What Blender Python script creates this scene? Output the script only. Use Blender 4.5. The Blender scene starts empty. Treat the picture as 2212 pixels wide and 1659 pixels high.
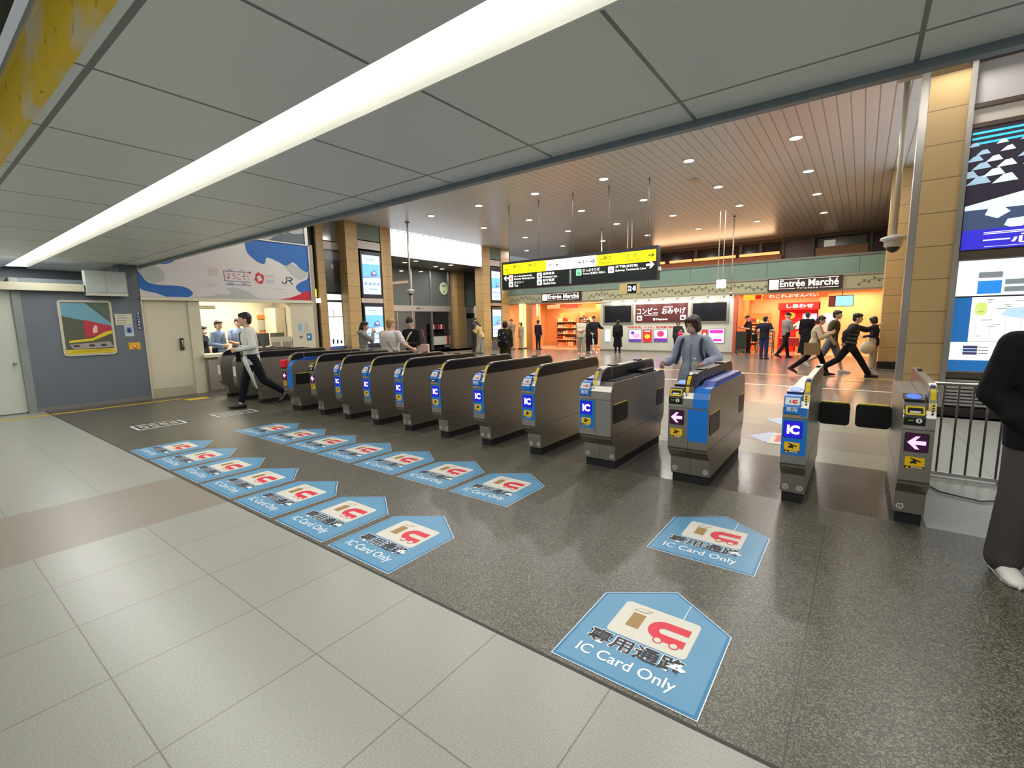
import bpy, bmesh, math, random
from mathutils import Vector, Matrix
random.seed(7)
S = bpy.context.scene
COL = S.collection

# ---------------------------------------------------------------- camera, world, exposure
YAW, PITCH, ROLL, FPX, CAMH = 0.642754, -0.134309, -0.018393, 1005.6, 1.5
_f = Vector((-math.sin(YAW)*math.cos(PITCH), math.cos(YAW)*math.cos(PITCH), math.sin(PITCH)))
_r = Vector((math.cos(YAW), math.sin(YAW), 0)); _u = _r.cross(_f)
_r2 = math.cos(ROLL)*_r + math.sin(ROLL)*_u; _u2 = -math.sin(ROLL)*_r + math.cos(ROLL)*_u
cam_d = bpy.data.cameras.new('camera'); cam = bpy.data.objects.new('camera', cam_d); COL.objects.link(cam)
cam_d.sensor_fit = 'HORIZONTAL'; cam_d.sensor_width = 36; cam_d.lens = FPX/2212*36
cam_d.clip_start = .05; cam_d.clip_end = 200
cam.matrix_world = Matrix(((_r2.x, _u2.x, -_f.x, 0), (_r2.y, _u2.y, -_f.y, 0), (_r2.z, _u2.z, -_f.z, CAMH), (0, 0, 0, 1)))
S.camera = cam
W = bpy.data.worlds.new('world'); S.world = W; W.use_nodes = True
W.node_tree.nodes['Background'].inputs[0].default_value = (.62, .66, .66, 1)
W.node_tree.nodes['Background'].inputs[1].default_value = .42
S.view_settings.view_transform = 'Standard'; S.view_settings.look = 'None'
S.view_settings.gamma = 1; S.view_settings.use_curve_mapping = False
S.view_settings.exposure = 0.0
S.cycles.use_denoising = True
S.cycles.max_bounces = 7; S.cycles.diffuse_bounces = 4; S.cycles.glossy_bounces = 4
S.cycles.transmission_bounces = 4; S.cycles.transparent_max_bounces = 8
S.cycles.sample_clamp_indirect = 6; S.cycles.caustics_reflective = False; S.cycles.caustics_refractive = False

# ---------------------------------------------------------------- materials
def lin(c):
    c = c/255.0
    return c/12.92 if c <= .04045 else ((c+.055)/1.055)**2.4
def rgb(*c): return (lin(c[0]), lin(c[1]), lin(c[2]), 1)
_M = {}
def mat(name, c=(200, 200, 200), rough=.5, metal=0., emit=0., spec=.5, alpha=1., ior=None, trans=0., noise=0., nscale=30., bump=0.):
    if name in _M: return _M[name]
    m = bpy.data.materials.new(name); m.use_nodes = True; nt = m.node_tree; b = nt.nodes['Principled BSDF']
    col = rgb(*c)
    b.inputs['Base Color'].default_value = col; b.inputs['Roughness'].default_value = rough
    b.inputs['Metallic'].default_value = metal; b.inputs['Specular IOR Level'].default_value = spec
    b.inputs['Alpha'].default_value = alpha; b.inputs['Transmission Weight'].default_value = trans
    if emit:
        b.inputs['Emission Color'].default_value = col; b.inputs['Emission Strength'].default_value = emit
    if noise or bump:
        tc = nt.nodes.new('ShaderNodeTexCoord'); n = nt.nodes.new('ShaderNodeTexNoise'); n.inputs['Scale'].default_value = nscale
        n.inputs['Detail'].default_value = 3
        nt.links.new(tc.outputs['Object'], n.inputs['Vector'])
        if noise:
            mx = nt.nodes.new('ShaderNodeMix'); mx.data_type = 'RGBA'
            mx.inputs[6].default_value = tuple(v*(1-noise) for v in col[:3])+(1,); mx.inputs[7].default_value = tuple(min(1, v*(1+noise)) for v in col[:3])+(1,)
            nt.links.new(n.outputs['Fac'], mx.inputs[0]); nt.links.new(mx.outputs[2], b.inputs['Base Color'])
        if bump:
            bp = nt.nodes.new('ShaderNodeBump'); bp.inputs['Strength'].default_value = bump; bp.inputs['Distance'].default_value = .01
            nt.links.new(n.outputs['Fac'], bp.inputs['Height']); nt.links.new(bp.outputs[0], b.inputs['Normal'])
    _M[name] = m
    return m

class NT:
    """small helper for node materials"""
    def __init__(s, name, rough=.5, metal=0., spec=.5):
        s.m = bpy.data.materials.new(name); s.m.use_nodes = True; s.t = s.m.node_tree; s.b = s.t.nodes['Principled BSDF']
        s.b.inputs['Roughness'].default_value = rough; s.b.inputs['Metallic'].default_value = metal; s.b.inputs['Specular IOR Level'].default_value = spec
        tc = s.t.nodes.new('ShaderNodeTexCoord'); s.co = tc.outputs['Object']
        sp = s.t.nodes.new('ShaderNodeSeparateXYZ'); s.t.links.new(s.co, sp.inputs[0]); s.xyz = sp.outputs
        _M[name] = s.m
    def put(s, sock, v):
        if isinstance(v, (int, float)): sock.default_value = v
        elif isinstance(v, tuple): sock.default_value = v
        else: s.t.links.new(v, sock)
    def math(s, op, a, b=0.):
        n = s.t.nodes.new('ShaderNodeMath'); n.operation = op; s.put(n.inputs[0], a); s.put(n.inputs[1], b); return n.outputs[0]
    def mix(s, f, a, b):
        n = s.t.nodes.new('ShaderNodeMix'); n.data_type = 'RGBA'; s.put(n.inputs[0], f); s.put(n.inputs[6], a); s.put(n.inputs[7], b); return n.outputs[2]
    def noise(s, scale, detail=2., vec=None):
        n = s.t.nodes.new('ShaderNodeTexNoise'); n.inputs['Scale'].default_value = scale; n.inputs['Detail'].default_value = detail
        s.t.links.new(vec or s.co, n.inputs['Vector']); return n.outputs['Fac']
    def vor(s, scale, out='Color'):
        n = s.t.nodes.new('ShaderNodeTexVoronoi'); n.inputs['Scale'].default_value = scale; s.t.links.new(s.co, n.inputs['Vector']); return n.outputs[out]
    def ramp(s, f, lo, hi):
        n = s.t.nodes.new('ShaderNodeMapRange'); s.put(n.inputs[0], f); n.inputs[1].default_value = lo; n.inputs[2].default_value = hi; return n.outputs[0]
    def line(s, axis, off, step, w):
        """1 on grout lines of width w every step along an axis"""
        v = s.math('DIVIDE', s.math('SUBTRACT', s.xyz[axis], off), step)
        v = s.math('ABSOLUTE', s.math('SUBTRACT', s.math('FRACT', s.math('ADD', v, 100.5)), .5))
        return s.math('LESS_THAN', v, w/2/step)
    def cell(s, axis, off, step):
        return s.math('FLOOR', s.math('DIVIDE', s.math('SUBTRACT', s.xyz[axis], off), step))
    def base(s, v): s.put(s.b.inputs['Base Color'], v)
    def bump(s, h, st=.2, d=.005):
        n = s.t.nodes.new('ShaderNodeBump'); n.inputs['Strength'].default_value = st; n.inputs['Distance'].default_value = d
        s.t.links.new(h, n.inputs['Height']); s.t.links.new(n.outputs[0], s.b.inputs['Normal'])

def tile_mat(name, c, grout, ox, sx, oy, sy, w=.005, rough=.3, var=.05, speck=0., sc=160, ax=(0, 1)):
    n = NT(name, rough)
    c0 = rgb(*c)
    g = n.math('MAXIMUM', n.line(ax[0], ox, sx, w), n.line(ax[1], oy, sy, w))
    k = n.math('FRACT', n.math('MULTIPLY', n.math('SINE', n.math('ADD', n.math('MULTIPLY', n.cell(ax[0], ox, sx), 12.99), n.math('MULTIPLY', n.cell(ax[1], oy, sy), 78.2))), 437.5))
    big = n.noise(1.3, 3)
    f = n.math('ADD', n.math('MULTIPLY', k, .6), n.math('MULTIPLY', big, .4))
    col = n.mix(f, tuple(v*(1-var) for v in c0[:3])+(1,), tuple(min(1, v*(1+var)) for v in c0[:3])+(1,))
    if speck:
        v = n.noise(sc, 1)
        col = n.mix(n.math('MULTIPLY', n.ramp(v, .56, .72), speck), col, tuple(min(1, x*2.2) for x in c0[:3])+(1,))
        col = n.mix(n.math('MULTIPLY', n.ramp(v, .46, .32), speck), col, tuple(x*.4 for x in c0[:3])+(1,))
    n.base(n.mix(g, col, rgb(*grout)))
    return n.m

# ---------------------------------------------------------------- mesh builder
def V(*a): return Vector(a)
class FR:
    """a 2-D drawing frame on a surface: origin, right, up; normal = right x up"""
    def __init__(s, o, u, v): s.o = Vector(o); s.u = Vector(u).normalized(); s.v = Vector(v).normalized(); s.n = s.u.cross(s.v)
    def p(s, a, b, d=0.): return s.o + s.u*a + s.v*b + s.n*d
def FX(x, y=0, z=0): return FR((x, y, z), (0, 1, 0), (0, 0, 1))        # wall facing +X
def FY(y, x=0, z=0): return FR((x, y, z), (1, 0, 0), (0, 0, 1))        # wall facing -Y
def FZ(z, x=0, y=0): return FR((x, y, z), (1, 0, 0), (0, 1, 0))        # floor

_T = {}
def text2d(s, bold=0.):
    k = (s, bold)
    if k in _T: return _T[k]
    cu = bpy.data.curves.new('t', 'FONT'); cu.body = s; cu.offset = bold; cu.resolution_u = 3
    o = bpy.data.objects.new('t', cu); COL.objects.link(o)
    dg = bpy.context.evaluated_depsgraph_get(); me = bpy.data.meshes.new_from_object(o.evaluated_get(dg))
    vs = [(v.co.x, v.co.y) for v in me.vertices]; fs = [tuple(p.vertices) for p in me.polygons]
    bpy.data.objects.remove(o); bpy.data.curves.remove(cu); bpy.data.meshes.remove(me)
    if not vs: vs = [(0, 0), (1, 0), (1, 1)]; fs = [(0, 1, 2)]
    x0 = min(v[0] for v in vs); x1 = max(v[0] for v in vs); y0 = min(v[1] for v in vs); y1 = max(v[1] for v in vs)
    _T[k] = (vs, fs, x0, y0, x1, y1)
    return _T[k]

class MB:
    def __init__(s): s.v = []; s.f = []; s.m = []; s.mats = []
    def mi(s, m):
        if m not in s.mats: s.mats.append(m)
        return s.mats.index(m)
    def add(s, vs, fs, m):
        b = len(s.v); k = s.mi(m)
        s.v += [tuple(v) for v in vs]; s.f += [tuple(i+b for i in f) for f in fs]; s.m += [k]*len(fs); return s
    def box(s, x0, y0, z0, x1, y1, z1, m):
        vs = [(x, y, z) for z in (z0, z1) for y in (y0, y1) for x in (x0, x1)]
        return s.add(vs, [(0, 2, 3, 1), (4, 5, 7, 6), (0, 1, 5, 4), (2, 6, 7, 3), (0, 4, 6, 2), (1, 3, 7, 5)], m)
    def rbox(s, x0, y0, z0, x1, y1, z1, m, r=.01, axis=2):
        """box with the four edges along an axis rounded"""
        a = [(x0, x1), (y0, y1), (z0, z1)]; i, j = [q for q in range(3) if q != axis]
        pts = rrect(a[i][0], a[j][0], a[i][1], a[j][1], r)
        o = [0, 0, 0]; u = [0, 0, 0]; v = [0, 0, 0]; u[i] = 1; v[j] = 1
        f = FR(o, u, v); n = f.n[axis]
        d0, d1 = a[axis][0]*n, a[axis][1]*n
        return s.prism(f, pts, min(d0, d1), max(d0, d1), m)
    def prism(s, fr, pts, d0, d1, m, cap=True):
        ar = sum(pts[i][0]*pts[(i+1) % len(pts)][1]-pts[(i+1) % len(pts)][0]*pts[i][1] for i in range(len(pts)))
        if ar < 0: pts = pts[::-1]
        n = len(pts)
        vs = [fr.p(a, b, d0) for a, b in pts]+[fr.p(a, b, d1) for a, b in pts]
        fs = [(i, (i+1) % n, n+(i+1) % n, n+i) for i in range(n)]
        if cap: fs += [tuple(range(n-1, -1, -1)), tuple(range(n, 2*n))]
        return s.add(vs, fs, m)
    def flat(s, fr, pts, d, m):
        ar = sum(pts[i][0]*pts[(i+1) % len(pts)][1]-pts[(i+1) % len(pts)][0]*pts[i][1] for i in range(len(pts)))
        if ar < 0: pts = pts[::-1]
        return s.add([fr.p(a, b, d) for a, b in pts], [tuple(range(len(pts)))], m)
    def rect(s, fr, u0, v0, u1, v1, d, m): return s.flat(fr, [(u0, v0), (u1, v0), (u1, v1), (u0, v1)], d, m)
    def disc(s, fr, u, v, ru, rv, d, m, n=24):
        return s.flat(fr, [(u+ru*math.cos(2*math.pi*i/n), v+rv*math.sin(2*math.pi*i/n)) for i in range(n)], d, m)
    def ring(s, fr, pts, pts2, d, m):
        n = len(pts); return s.add([fr.p(a, b, d) for a, b in pts]+[fr.p(a, b, d) for a, b in pts2], [(i, (i+1) % n, n+(i+1) % n, n+i) for i in range(n)], m)
    def txt(s, t, fr, u0, v0, u1, v1, d, m, bold=0., keep=False, align='C'):
        vs, fs, x0, y0, x1, y1 = text2d(t, bold)
        sx = (u1-u0)/max(1e-6, x1-x0); sy = (v1-v0)/max(1e-6, y1-y0); ou, ov = u0, v0
        if keep:
            k = min(sx, sy); ov = v0+((v1-v0)-k*(y1-y0))/2
            if align == 'C': ou = u0+((u1-u0)-k*(x1-x0))/2
            sx = sy = k
        return s.add([fr.p(ou+(a-x0)*sx, ov+(b-y0)*sy, d) for a, b in vs], fs, m)
    def tube(s, pts, r, m, seg=8, cap=True):
        pts = [Vector(p) for p in pts]; rs = r if isinstance(r, (list, tuple)) else [r]*len(pts)
        b = len(s.v); k = s.mi(m); up = None
        for i, p in enumerate(pts):
            t = (pts[min(i+1, len(pts)-1)]-pts[max(i-1, 0)]).normalized()
            if up is None: up = t.orthogonal().normalized()
            up = (up-t*up.dot(t)); up = up.normalized() if up.length > 1e-6 else t.orthogonal().normalized()
            w = t.cross(up)
            s.v += [tuple(p+up*rs[i]*math.cos(2*math.pi*j/seg)+w*rs[i]*math.sin(2*math.pi*j/seg)) for j in range(seg)]
        fs = [(b+i*seg+j, b+i*seg+(j+1) % seg, b+(i+1)*seg+(j+1) % seg, b+(i+1)*seg+j) for i in range(len(pts)-1) for j in range(seg)]
        if cap: fs += [tuple(b+j for j in range(seg-1, -1, -1)), tuple(b+(len(pts)-1)*seg+j for j in range(seg))]
        s.f += fs; s.m += [k]*len(fs); return s
    def lathe(s, prof, m, c=(0, 0, 0), seg=20, axis='Z'):
        b = len(s.v); k = s.mi(m); c = Vector(c)
        for r, z in prof:
            for j in range(seg):
                a = 2*math.pi*j/seg; p = (r*math.cos(a), r*math.sin(a), z)
                if axis == 'Y': p = (p[0], z, p[1])
                s.v.append(tuple(c+Vector(p)))
        n = len(prof)
        fs = [(b+i*seg+j, b+i*seg+(j+1) % seg, b+(i+1)*seg+(j+1) % seg, b+(i+1)*seg+j) for i in range(n-1) for j in range(seg)]
        fs += [tuple(b+j for j in range(seg-1, -1, -1)), tuple(b+(n-1)*seg+j for j in range(seg))]
        s.f += fs; s.m += [k]*len(fs); return s
    def ell(s, c, r, m, seg=14, rings=9, R=None):
        c = Vector(c); vs = []; fs = []
        for i in range(1, rings):
            a = math.pi*i/rings
            for j in range(seg):
                t = 2*math.pi*j/seg; p = Vector((r[0]*math.sin(a)*math.cos(t), r[1]*math.sin(a)*math.sin(t), r[2]*math.cos(a)))
                vs.append(c+(R @ p if R else p))
        pt = Vector((0, 0, r[2])); vs.append(c+(R @ pt if R else pt)); vs.append(c-(R @ pt if R else pt))
        T, B = len(vs)-2, len(vs)-1
        for i in range(rings-2):
            for j in range(seg): fs.append((i*seg+j, (i+1)*seg+j, (i+1)*seg+(j+1) % seg, i*seg+(j+1) % seg))
        for j in range(seg): fs.append((T, j, (j+1) % seg)); fs.append((B, (rings-2)*seg+(j+1) % seg, (rings-2)*seg+j))
        return s.add(vs, fs, m)
    def cap(s, p, q, r0, r1, m, seg=10):
        """tapered capsule"""
        p = Vector(p); q = Vector(q); t = (q-p); L = t.length
        if L < 1e-6: return s.ell(p, (r0, r0, r0), m)
        t.normalize(); pts = []; rs = []
        for a in (80, 55, 30): pts.append(p-t*r0*math.sin(math.radians(a))); rs.append(r0*math.cos(math.radians(a)))
        pts += [p, q]; rs += [r0, r1]
        for a in (30, 55, 80): pts.append(q+t*r1*math.sin(math.radians(a))); rs.append(r1*math.cos(math.radians(a)))
        return s.tube(pts, rs, m, seg)
    def loft(s, rings, m, seg=18):
        """rings of (centre, right, fwd, rx, ry)"""
        b = len(s.v); k = s.mi(m)
        for c, a, f, rx, ry in rings:
            for j in range(seg):
                t = 2*math.pi*j/seg; s.v.append(tuple(Vector(c)+Vector(a)*rx*math.cos(t)+Vector(f)*ry*math.sin(t)))
        n = len(rings)
        fs = [(b+i*seg+j, b+i*seg+(j+1) % seg, b+(i+1)*seg+(j+1) % seg, b+(i+1)*seg+j) for i in range(n-1) for j in range(seg)]
        fs += [tuple(b+j for j in range(seg-1, -1, -1)), tuple(b+(n-1)*seg+j for j in range(seg))]
        s.f += fs; s.m += [k]*len(fs); return s
    def mesh(s, name, smooth=False):
        me = bpy.data.meshes.new(name); me.from_pydata(s.v, [], s.f)
        for m in s.mats: me.materials.append(m)
        me.polygons.foreach_set('material_index', s.m)
        if smooth: me.polygons.foreach_set('use_smooth', [True]*len(s.f))
        me.update(); return me
    def build(s, name, parent=None, smooth=False, label=None):
        o = bpy.data.objects.new(name, s.mesh(name, smooth)); COL.objects.link(o)
        if parent is not None: o.parent = parent
        if label: o['label'] = label
        if smooth == 'auto': pass
        return o
def rrect(x0, y0, x1, y1, r, n=4):
    r = min(r, abs(x1-x0)/2-1e-5, abs(y1-y0)/2-1e-5); out = []
    for cx, cy, a0 in ((x1-r, y1-r, 0), (x0+r, y1-r, 90), (x0+r, y0+r, 180), (x1-r, y0+r, 270)):
        for i in range(n+1):
            a = math.radians(a0+90*i/n); out.append((cx+r*math.cos(a), cy+r*math.sin(a)))
    return out
def tag(o, label=None, cat=None, group=None, kind=None):
    if label: o['label'] = label
    if cat: o['category'] = cat
    if group: o['group'] = group
    if kind: o['kind'] = kind
    return o
def thing(name, label, cat, loc=(0, 0, 0), rz=0., group=None):
    o = bpy.data.objects.new(name, None); COL.objects.link(o); o.location = loc; o.rotation_euler = (0, 0, rz)
    o.empty_display_size = .1
    return tag(o, label, cat, group)
def struct(name, mb, smooth=False, label=None):
    o = mb.build(name, None, smooth); o['kind'] = 'structure'
    if label: o['label'] = label
    return o
def kids(o): return [c for c in bpy.data.objects if c.parent == o]
def dup(root, loc, label, rz=None):
    r = root.copy(); COL.objects.link(r); r.location = loc; r['label'] = label
    if rz is not None: r.rotation_euler = (0, 0, rz)
    for ch in kids(root):
        c = ch.copy(); COL.objects.link(c); c.parent = r
        for g in kids(ch):
            d = g.copy(); COL.objects.link(d); d.parent = c
            if g.type == 'LIGHT': pass
    return r
def area(name, parent, loc, size, size_y, power, color=(1, 1, 1), rot=(0, 0, 0), spread=math.pi, shape='RECTANGLE'):
    l = bpy.data.lights.new(name, 'AREA'); l.shape = shape; l.size = size; l.size_y = size_y; l.energy = power; l.color = color; l.spread = spread
    o = bpy.data.objects.new(name, l); COL.objects.link(o); o.location = loc; o.rotation_euler = rot
    if parent is not None: o.parent = parent
    return o

# shared materials
def steel_mat(name, c, rough, sc=(3, 3, 220)):
    n = NT(name, rough, .92)
    mp = n.t.nodes.new('ShaderNodeMapping'); mp.inputs['Scale'].default_value = sc; n.t.links.new(n.co, mp.inputs[0])
    v = n.noise(1., 2, mp.outputs[0]); c0 = rgb(*c)
    n.base(n.mix(v, tuple(x*.9 for x in c0[:3])+(1,), tuple(min(1, x*1.08) for x in c0[:3])+(1,)))
    n.put(n.b.inputs['Roughness'], n.math('ADD', n.math('MULTIPLY', v, .12), rough-.06))
    return n.m
STEEL = steel_mat('brushed_steel', (172, 167, 158), .34)
STEEL2 = steel_mat('satin_steel', (190, 188, 182), .42)
DARK = mat('dark_smoked_acrylic', (24, 24, 30), .25)
BLACK = mat('black_plastic', (14, 14, 17), .4)
BLACKM = mat('matt_black_print', (20, 20, 22), .6)
WHITE = mat('white_print', (232, 232, 226), .5)
YEL = mat('yellow_film', (236, 208, 10), .4)
BLUE = mat('blue_film', (22, 112, 205), .35)
RED = mat('red_print', (205, 22, 48), .45)
# ================================================================ setting: floors
WT = tile_mat('white_floor_tile', (146, 147, 138), (112, 110, 100), -4.28, .592, 1.617, .6025, .006, .32, .035, .25, 170)
BT = tile_mat('brown_floor_tile', (132, 124, 112), (136, 126, 112), -4.28, 1.18, 1.617, 3., .002, .36, .03, .2, 170)
def granite(name, c, rough, ox, sx, oy, sy, speck):
    n = NT(name, rough); c0 = rgb(*c)
    cells = n.vor(190); sep = n.t.nodes.new('ShaderNodeSeparateColor'); n.t.links.new(cells, sep.inputs[0])
    f = sep.outputs[0]
    col = n.mix(n.math('MULTIPLY', n.math('GREATER_THAN', f, .74), speck), c0, rgb(126, 121, 106))
    col = n.mix(n.math('MULTIPLY', n.math('LESS_THAN', f, .3), speck), col, rgb(44, 46, 38))
    col = n.mix(n.math('MULTIPLY', n.ramp(n.noise(1.1, 4), .45, .75), .35), col, tuple(v*.62 for v in c0[:3])+(1,))
    g = n.math('MAXIMUM', n.line(0, ox, sx, .006), n.line(1, oy, sy, .005))
    n.base(n.mix(g, col, rgb(58, 58, 52))); n.bump(sep.outputs[1], .25, .002)
    return n.m
GR = granite('grey_granite_slab', (78, 76, 64), .33, -1.30, 1.184, 1.617, 1.32, .75)
GR2 = granite('smooth_grey_granite', (74, 72, 64), .2, -1.30, 1.184, 4.26, 1.36, .25)
CT = tile_mat('cream_floor_tile', (140, 139, 122), (134, 128, 114), -.21, .6, 5.62, .5, .006, .26, .05, .2, 150)
CB = tile_mat('concourse_brown_tile', (126, 118, 108), (128, 118, 102), -.21, .6, 9.05, .6, .004, .2, .05, .25, 120)
CG = tile_mat('concourse_glossy_tile', (122, 112, 102), (120, 108, 92), -.21, .6, 11.5, .6, .004, .2, .06, .2, 120)
def floor(name, x0, y0, x1, y1, m, z=0.):
    return struct(name, MB().box(x0, y0, -.12, x1, y1, z, m))
floor('floor', -13.5, -5, -5.45, 1.617, WT)
floor('floor_brown_band', -5.45, -5, -4.28, 1.617, BT)
floor('floor_white_tiles', -4.28, -5, 4, 1.617, WT)
floor('floor_granite', -13.5, 1.617, 4, 4.25, GR)
floor('floor_between_gates', -13, 4.25, .46, 5.62, GR2)
floor('floor_white_side', .46, 4.25, 4, 9.3, WT)
floor('floor_cream_tiles', -17, 5.62, .46, 9.05, CT)
floor('floor_brown_tiles', -17, 9.05, 4, 11.4, CB)
floor('floor_concourse', -21, 11.4, 4, 21.0, CG)
floor('floor_shop', -16, 21.0, 4, 27.0, mat('shop_floor_tile', (196, 172, 140), .2, noise=.04))
mb = MB(); F = FZ(.0012)
mb.rect(F, -12, 1.605, 3.8, 1.622, 0, mat('dark_floor_joint', (44, 42, 38), .6))
struct('trim_floor_joint', mb)
mb = MB()
mb.rect(F, -14, 11.43, .9, 11.56, 0, mat('white_floor_line', (215, 208, 186), .35)); mb.rect(F, -14, 11.40, .9, 11.43, 0, BLACKM)
mb.rect(F, -6.2, 12.93, .9, 12.99, 0, mat('red_floor_line', (150, 62, 48), .4)); mb.rect(F, -14, 13.62, .9, 13.80, 0, mat('ochre_floor_line', (196, 170, 92), .35))
for x in (-6.4, -4.1): mb.rect(F, x, 9.1, x+.45, 11.4, 0, mat('grey_floor_inlay', (128, 120, 110), .25))
for x, y in ((-3.9, 14.5), (-3.55, 14.9)): mb.rect(F, x, y, x+.5, y+.35, 0, mat('floor_mark_brown', (150, 92, 72), .35))
struct('trim_concourse_floor_lines', mb)
# brown row inside the cream tiles
struct('trim_floor_row', MB().rect(FZ(.001), -14, 6.22, .46, 7.22, 0, tile_mat('tan_floor_tile', (134, 128, 116), (150, 138, 120), -.21, .6, 6.22, .5, .004, .26, .03)))
# yellow guide line along the left wall
mb = MB(); mb.rect(F, -11.5, -3, -11.38, 3.62, 0, mat('yellow_line', (196, 158, 30), .5, noise=.15, nscale=8))
struct('trim_yellow_guide_line', mb)
t = tag(MB().box(-11.28, 3.58, 0, -10.95, 3.98, .006, mat('yellow_tactile', (205, 168, 24), .5, noise=.1)).build('tactile_tile'), 'yellow tactile paving tile on the granite in front of the cream sliding door', 'floor tile')

# ================================================================ near ceiling (low soffit)
def ceil_mat():
    n = NT('grey_ceiling_panel', .38)
    g = n.math('MAXIMUM', n.line(0, -3.12, 1.085, .022), n.math('MAXIMUM', n.line(1, .755, 50, .03), n.line(1, 2.985, 50, .02)))
    col = n.mix(n.noise(.7, 3), rgb(234, 239, 234), rgb(240, 243, 240))
    n.base(n.mix(g, col, rgb(128, 132, 128))); return n.m
CE = ceil_mat()
ZC = 2.77
mb = MB().box(-14.1, .70, ZC, 4, 1.585, ZC+.12, CE); struct('ceiling', mb)
mb = MB().box(-14.1, 1.935, ZC, 4, 3.30, ZC+.12, CE); struct('ceiling_front_strip', mb)
struct('trim_soffit_edge', MB().box(-14.1, 3.30, ZC-.045, 4, 3.36, ZC+.2, mat('grey_steel_edge', (120, 132, 140), .35, .3)))
struct('ceiling_upper_slab', MB().box(-14.1, .75, ZC+.32, 4, 3.36, ZC+.4, mat('void_grey', (90, 92, 90), .8)))
struct('wall_over_gates', MB().box(-16.3, 3.36, ZC+.15, 4, 3.5, 5.5, mat('upper_wall_grey', (170, 168, 162), .6)))
# yellow fascia over the higher ceiling behind the camera
def fascia_mat():
    n = NT('worn_yellow_fascia', .35); m = n.ramp(n.noise(2.2, 5), .5, .62)
    c = n.mix(m, rgb(252, 214, 36), rgb(236, 226, 186))
    s2 = n.ramp(n.noise(9., 6), .62, .7)
    n.base(n.mix(n.math('MULTIPLY', s2, .8), c, rgb(70, 60, 30))); return n.m
tag(MB().box(-13.9, .655, ZC-.005, 4, .698, 3.13, fascia_mat()).build('yellow_fascia_board'), 'long worn yellow fascia board above the edge of the low grey ceiling', 'sign board')
struct('trim_fascia_rail', MB().box(-13.9, .645, 3.13, 4, .71, 3.17, mat('pale_rail', (190, 190, 180), .4)))
struct('ceiling_rear', MB().box(-14.1, -5, 3.45, 4, .70, 3.55, mat('dark_rear_ceiling', (104, 106, 98), .6)))
struct('trim_rear_ceiling_joist', MB().box(-14, .25, 3.3, 4, .33, 3.45, mat('joist_grey', (150, 152, 142), .5)))

# ---- the linear ceiling light
def linear_light(name, label, y0, z, x0, x1, power, shift=0):
    t = thing(name, label, 'ceiling light', ((x0+x1)/2, y0+.17, z)); hx = (x1-x0)/2
    m = mat('light_reflector_white', (244, 244, 236), .35)
    mb = MB(); fr = FR((-hx, 0, 0), (0, 1, 0), (0, 0, 1))
    mb.prism(fr, [(-.175, .0), (-.165, 0), (-.155, .10), (.06, .10), (.16, .0), (.175, 0), (.07, .12), (-.17, .12)], 0, 2*hx, m)
    mb.box(-hx-.01, -.175, 0, -hx, .175, .12, m); mb.box(hx, -.175, 0, hx+.01, .175, .12, m)
    mb.build('reflector', t)
    tube = mat('fluorescent_glow', (255, 252, 244), emit=4.5)
    nseg = int(2*hx/1.22)
    mb = MB()
    for i in range(nseg):
        a = -hx+2*hx*i/nseg; b = -hx+2*hx*(i+1)/nseg
        mb.prism(FR((a+.012, 0, 0), (0, 1, 0), (0, 0, 1)), [(-.155, .02), (-.02, .012), (.0, .05), (-.02, .09), (-.15, .09)], 0, b-a-.024, tube)
    mb.build('lamp_tube', t)
    area('linear_lamp', t, (0, -.08, .004), 2*hx, .13, power, (1, .985, .95))
    return t
linear_light('linear_ceiling_light', 'long bright linear fluorescent light recessed in the low grey ceiling', 1.59, ZC+.0, -13.7, 3.8, 172)
linear_light('linear_ceiling_light', 'linear fluorescent light on the higher ceiling behind the yellow fascia', -1.9, 3.33, -13.0, 3.8, 105)

# ================================================================ left side
DW = mat('dark_grey_wall', (98, 106, 114), .55, noise=.05, nscale=4)
CREAM = mat('cream_paint', (206, 200, 176), .5, noise=.03, nscale=3)
OFFW = mat('off_white_door', (196, 200, 188), .5)
mb = MB(); mb.box(-12.35, 1.52, 0, -12., 3.25, 2.42, DW); mb.box(-12.35, 2.95, 2.42, -12., 3.25, ZC, DW); struct('wall_left', mb)
struct('baseboard_left', MB().box(-12., 1.52, 0, -11.985, 3.25, .07, mat('grey_skirting', (120, 118, 112), .5)))
struct('trim_1', MB().box(-12.3, 1.41, 0, -11.99, 1.52, 2.42, mat('grey_jamb', (128, 136, 134), .5)))
struct('wall_left_rear', MB().box(-12.5, -5, 0, -12.2, .5, 3.5, mat('rear_wall_white', (190, 192, 184), .6)))
struct('wall_recess', MB().box(-14.25, -5, 2.0, -14.1, 3.3, 3.5, DW))
d = MB().box(-12.2, .5, .02, -12.06, 1.41, 2.2, OFFW).build('door_1'); d['kind'] = 'structure'
MB().cap((-12.0, 1.33, .92), (-12.045, 1.33, .92), .026, .02, STEEL).build('door_knob', d, True)
struct('trim_2', MB().box(-12.3, -4, 2.2, -11.86, 2.37, 2.335, mat('cream_duct_cover', (196, 192, 168), .5)))
struct('wall_left_upper', MB().box(-14.1, -5, 2.335, -12.2, 1.6, 2.42, DW))
t = thing('shutter_box', 'pale grey shutter housing box mounted high on the dark wall over the poster', 'cabinet', (-12, 2.7, 2.13))
g = mat('pale_grey_box', (170, 178, 174), .5)
MB().box(0, -.31, .05, .2, .31, .47, g).build('body', t)
MB().box(.2, -.30, .07, .206, -.02, .45, g).build('panel', t); MB().box(.2, .0, .07, .206, .30, .45, g).build('panel', t)
MB().box(0, -.31, 0, .21, .31, .045, mat('pale_rail', (190, 190, 180))).build('bottom_rail', t)
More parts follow.
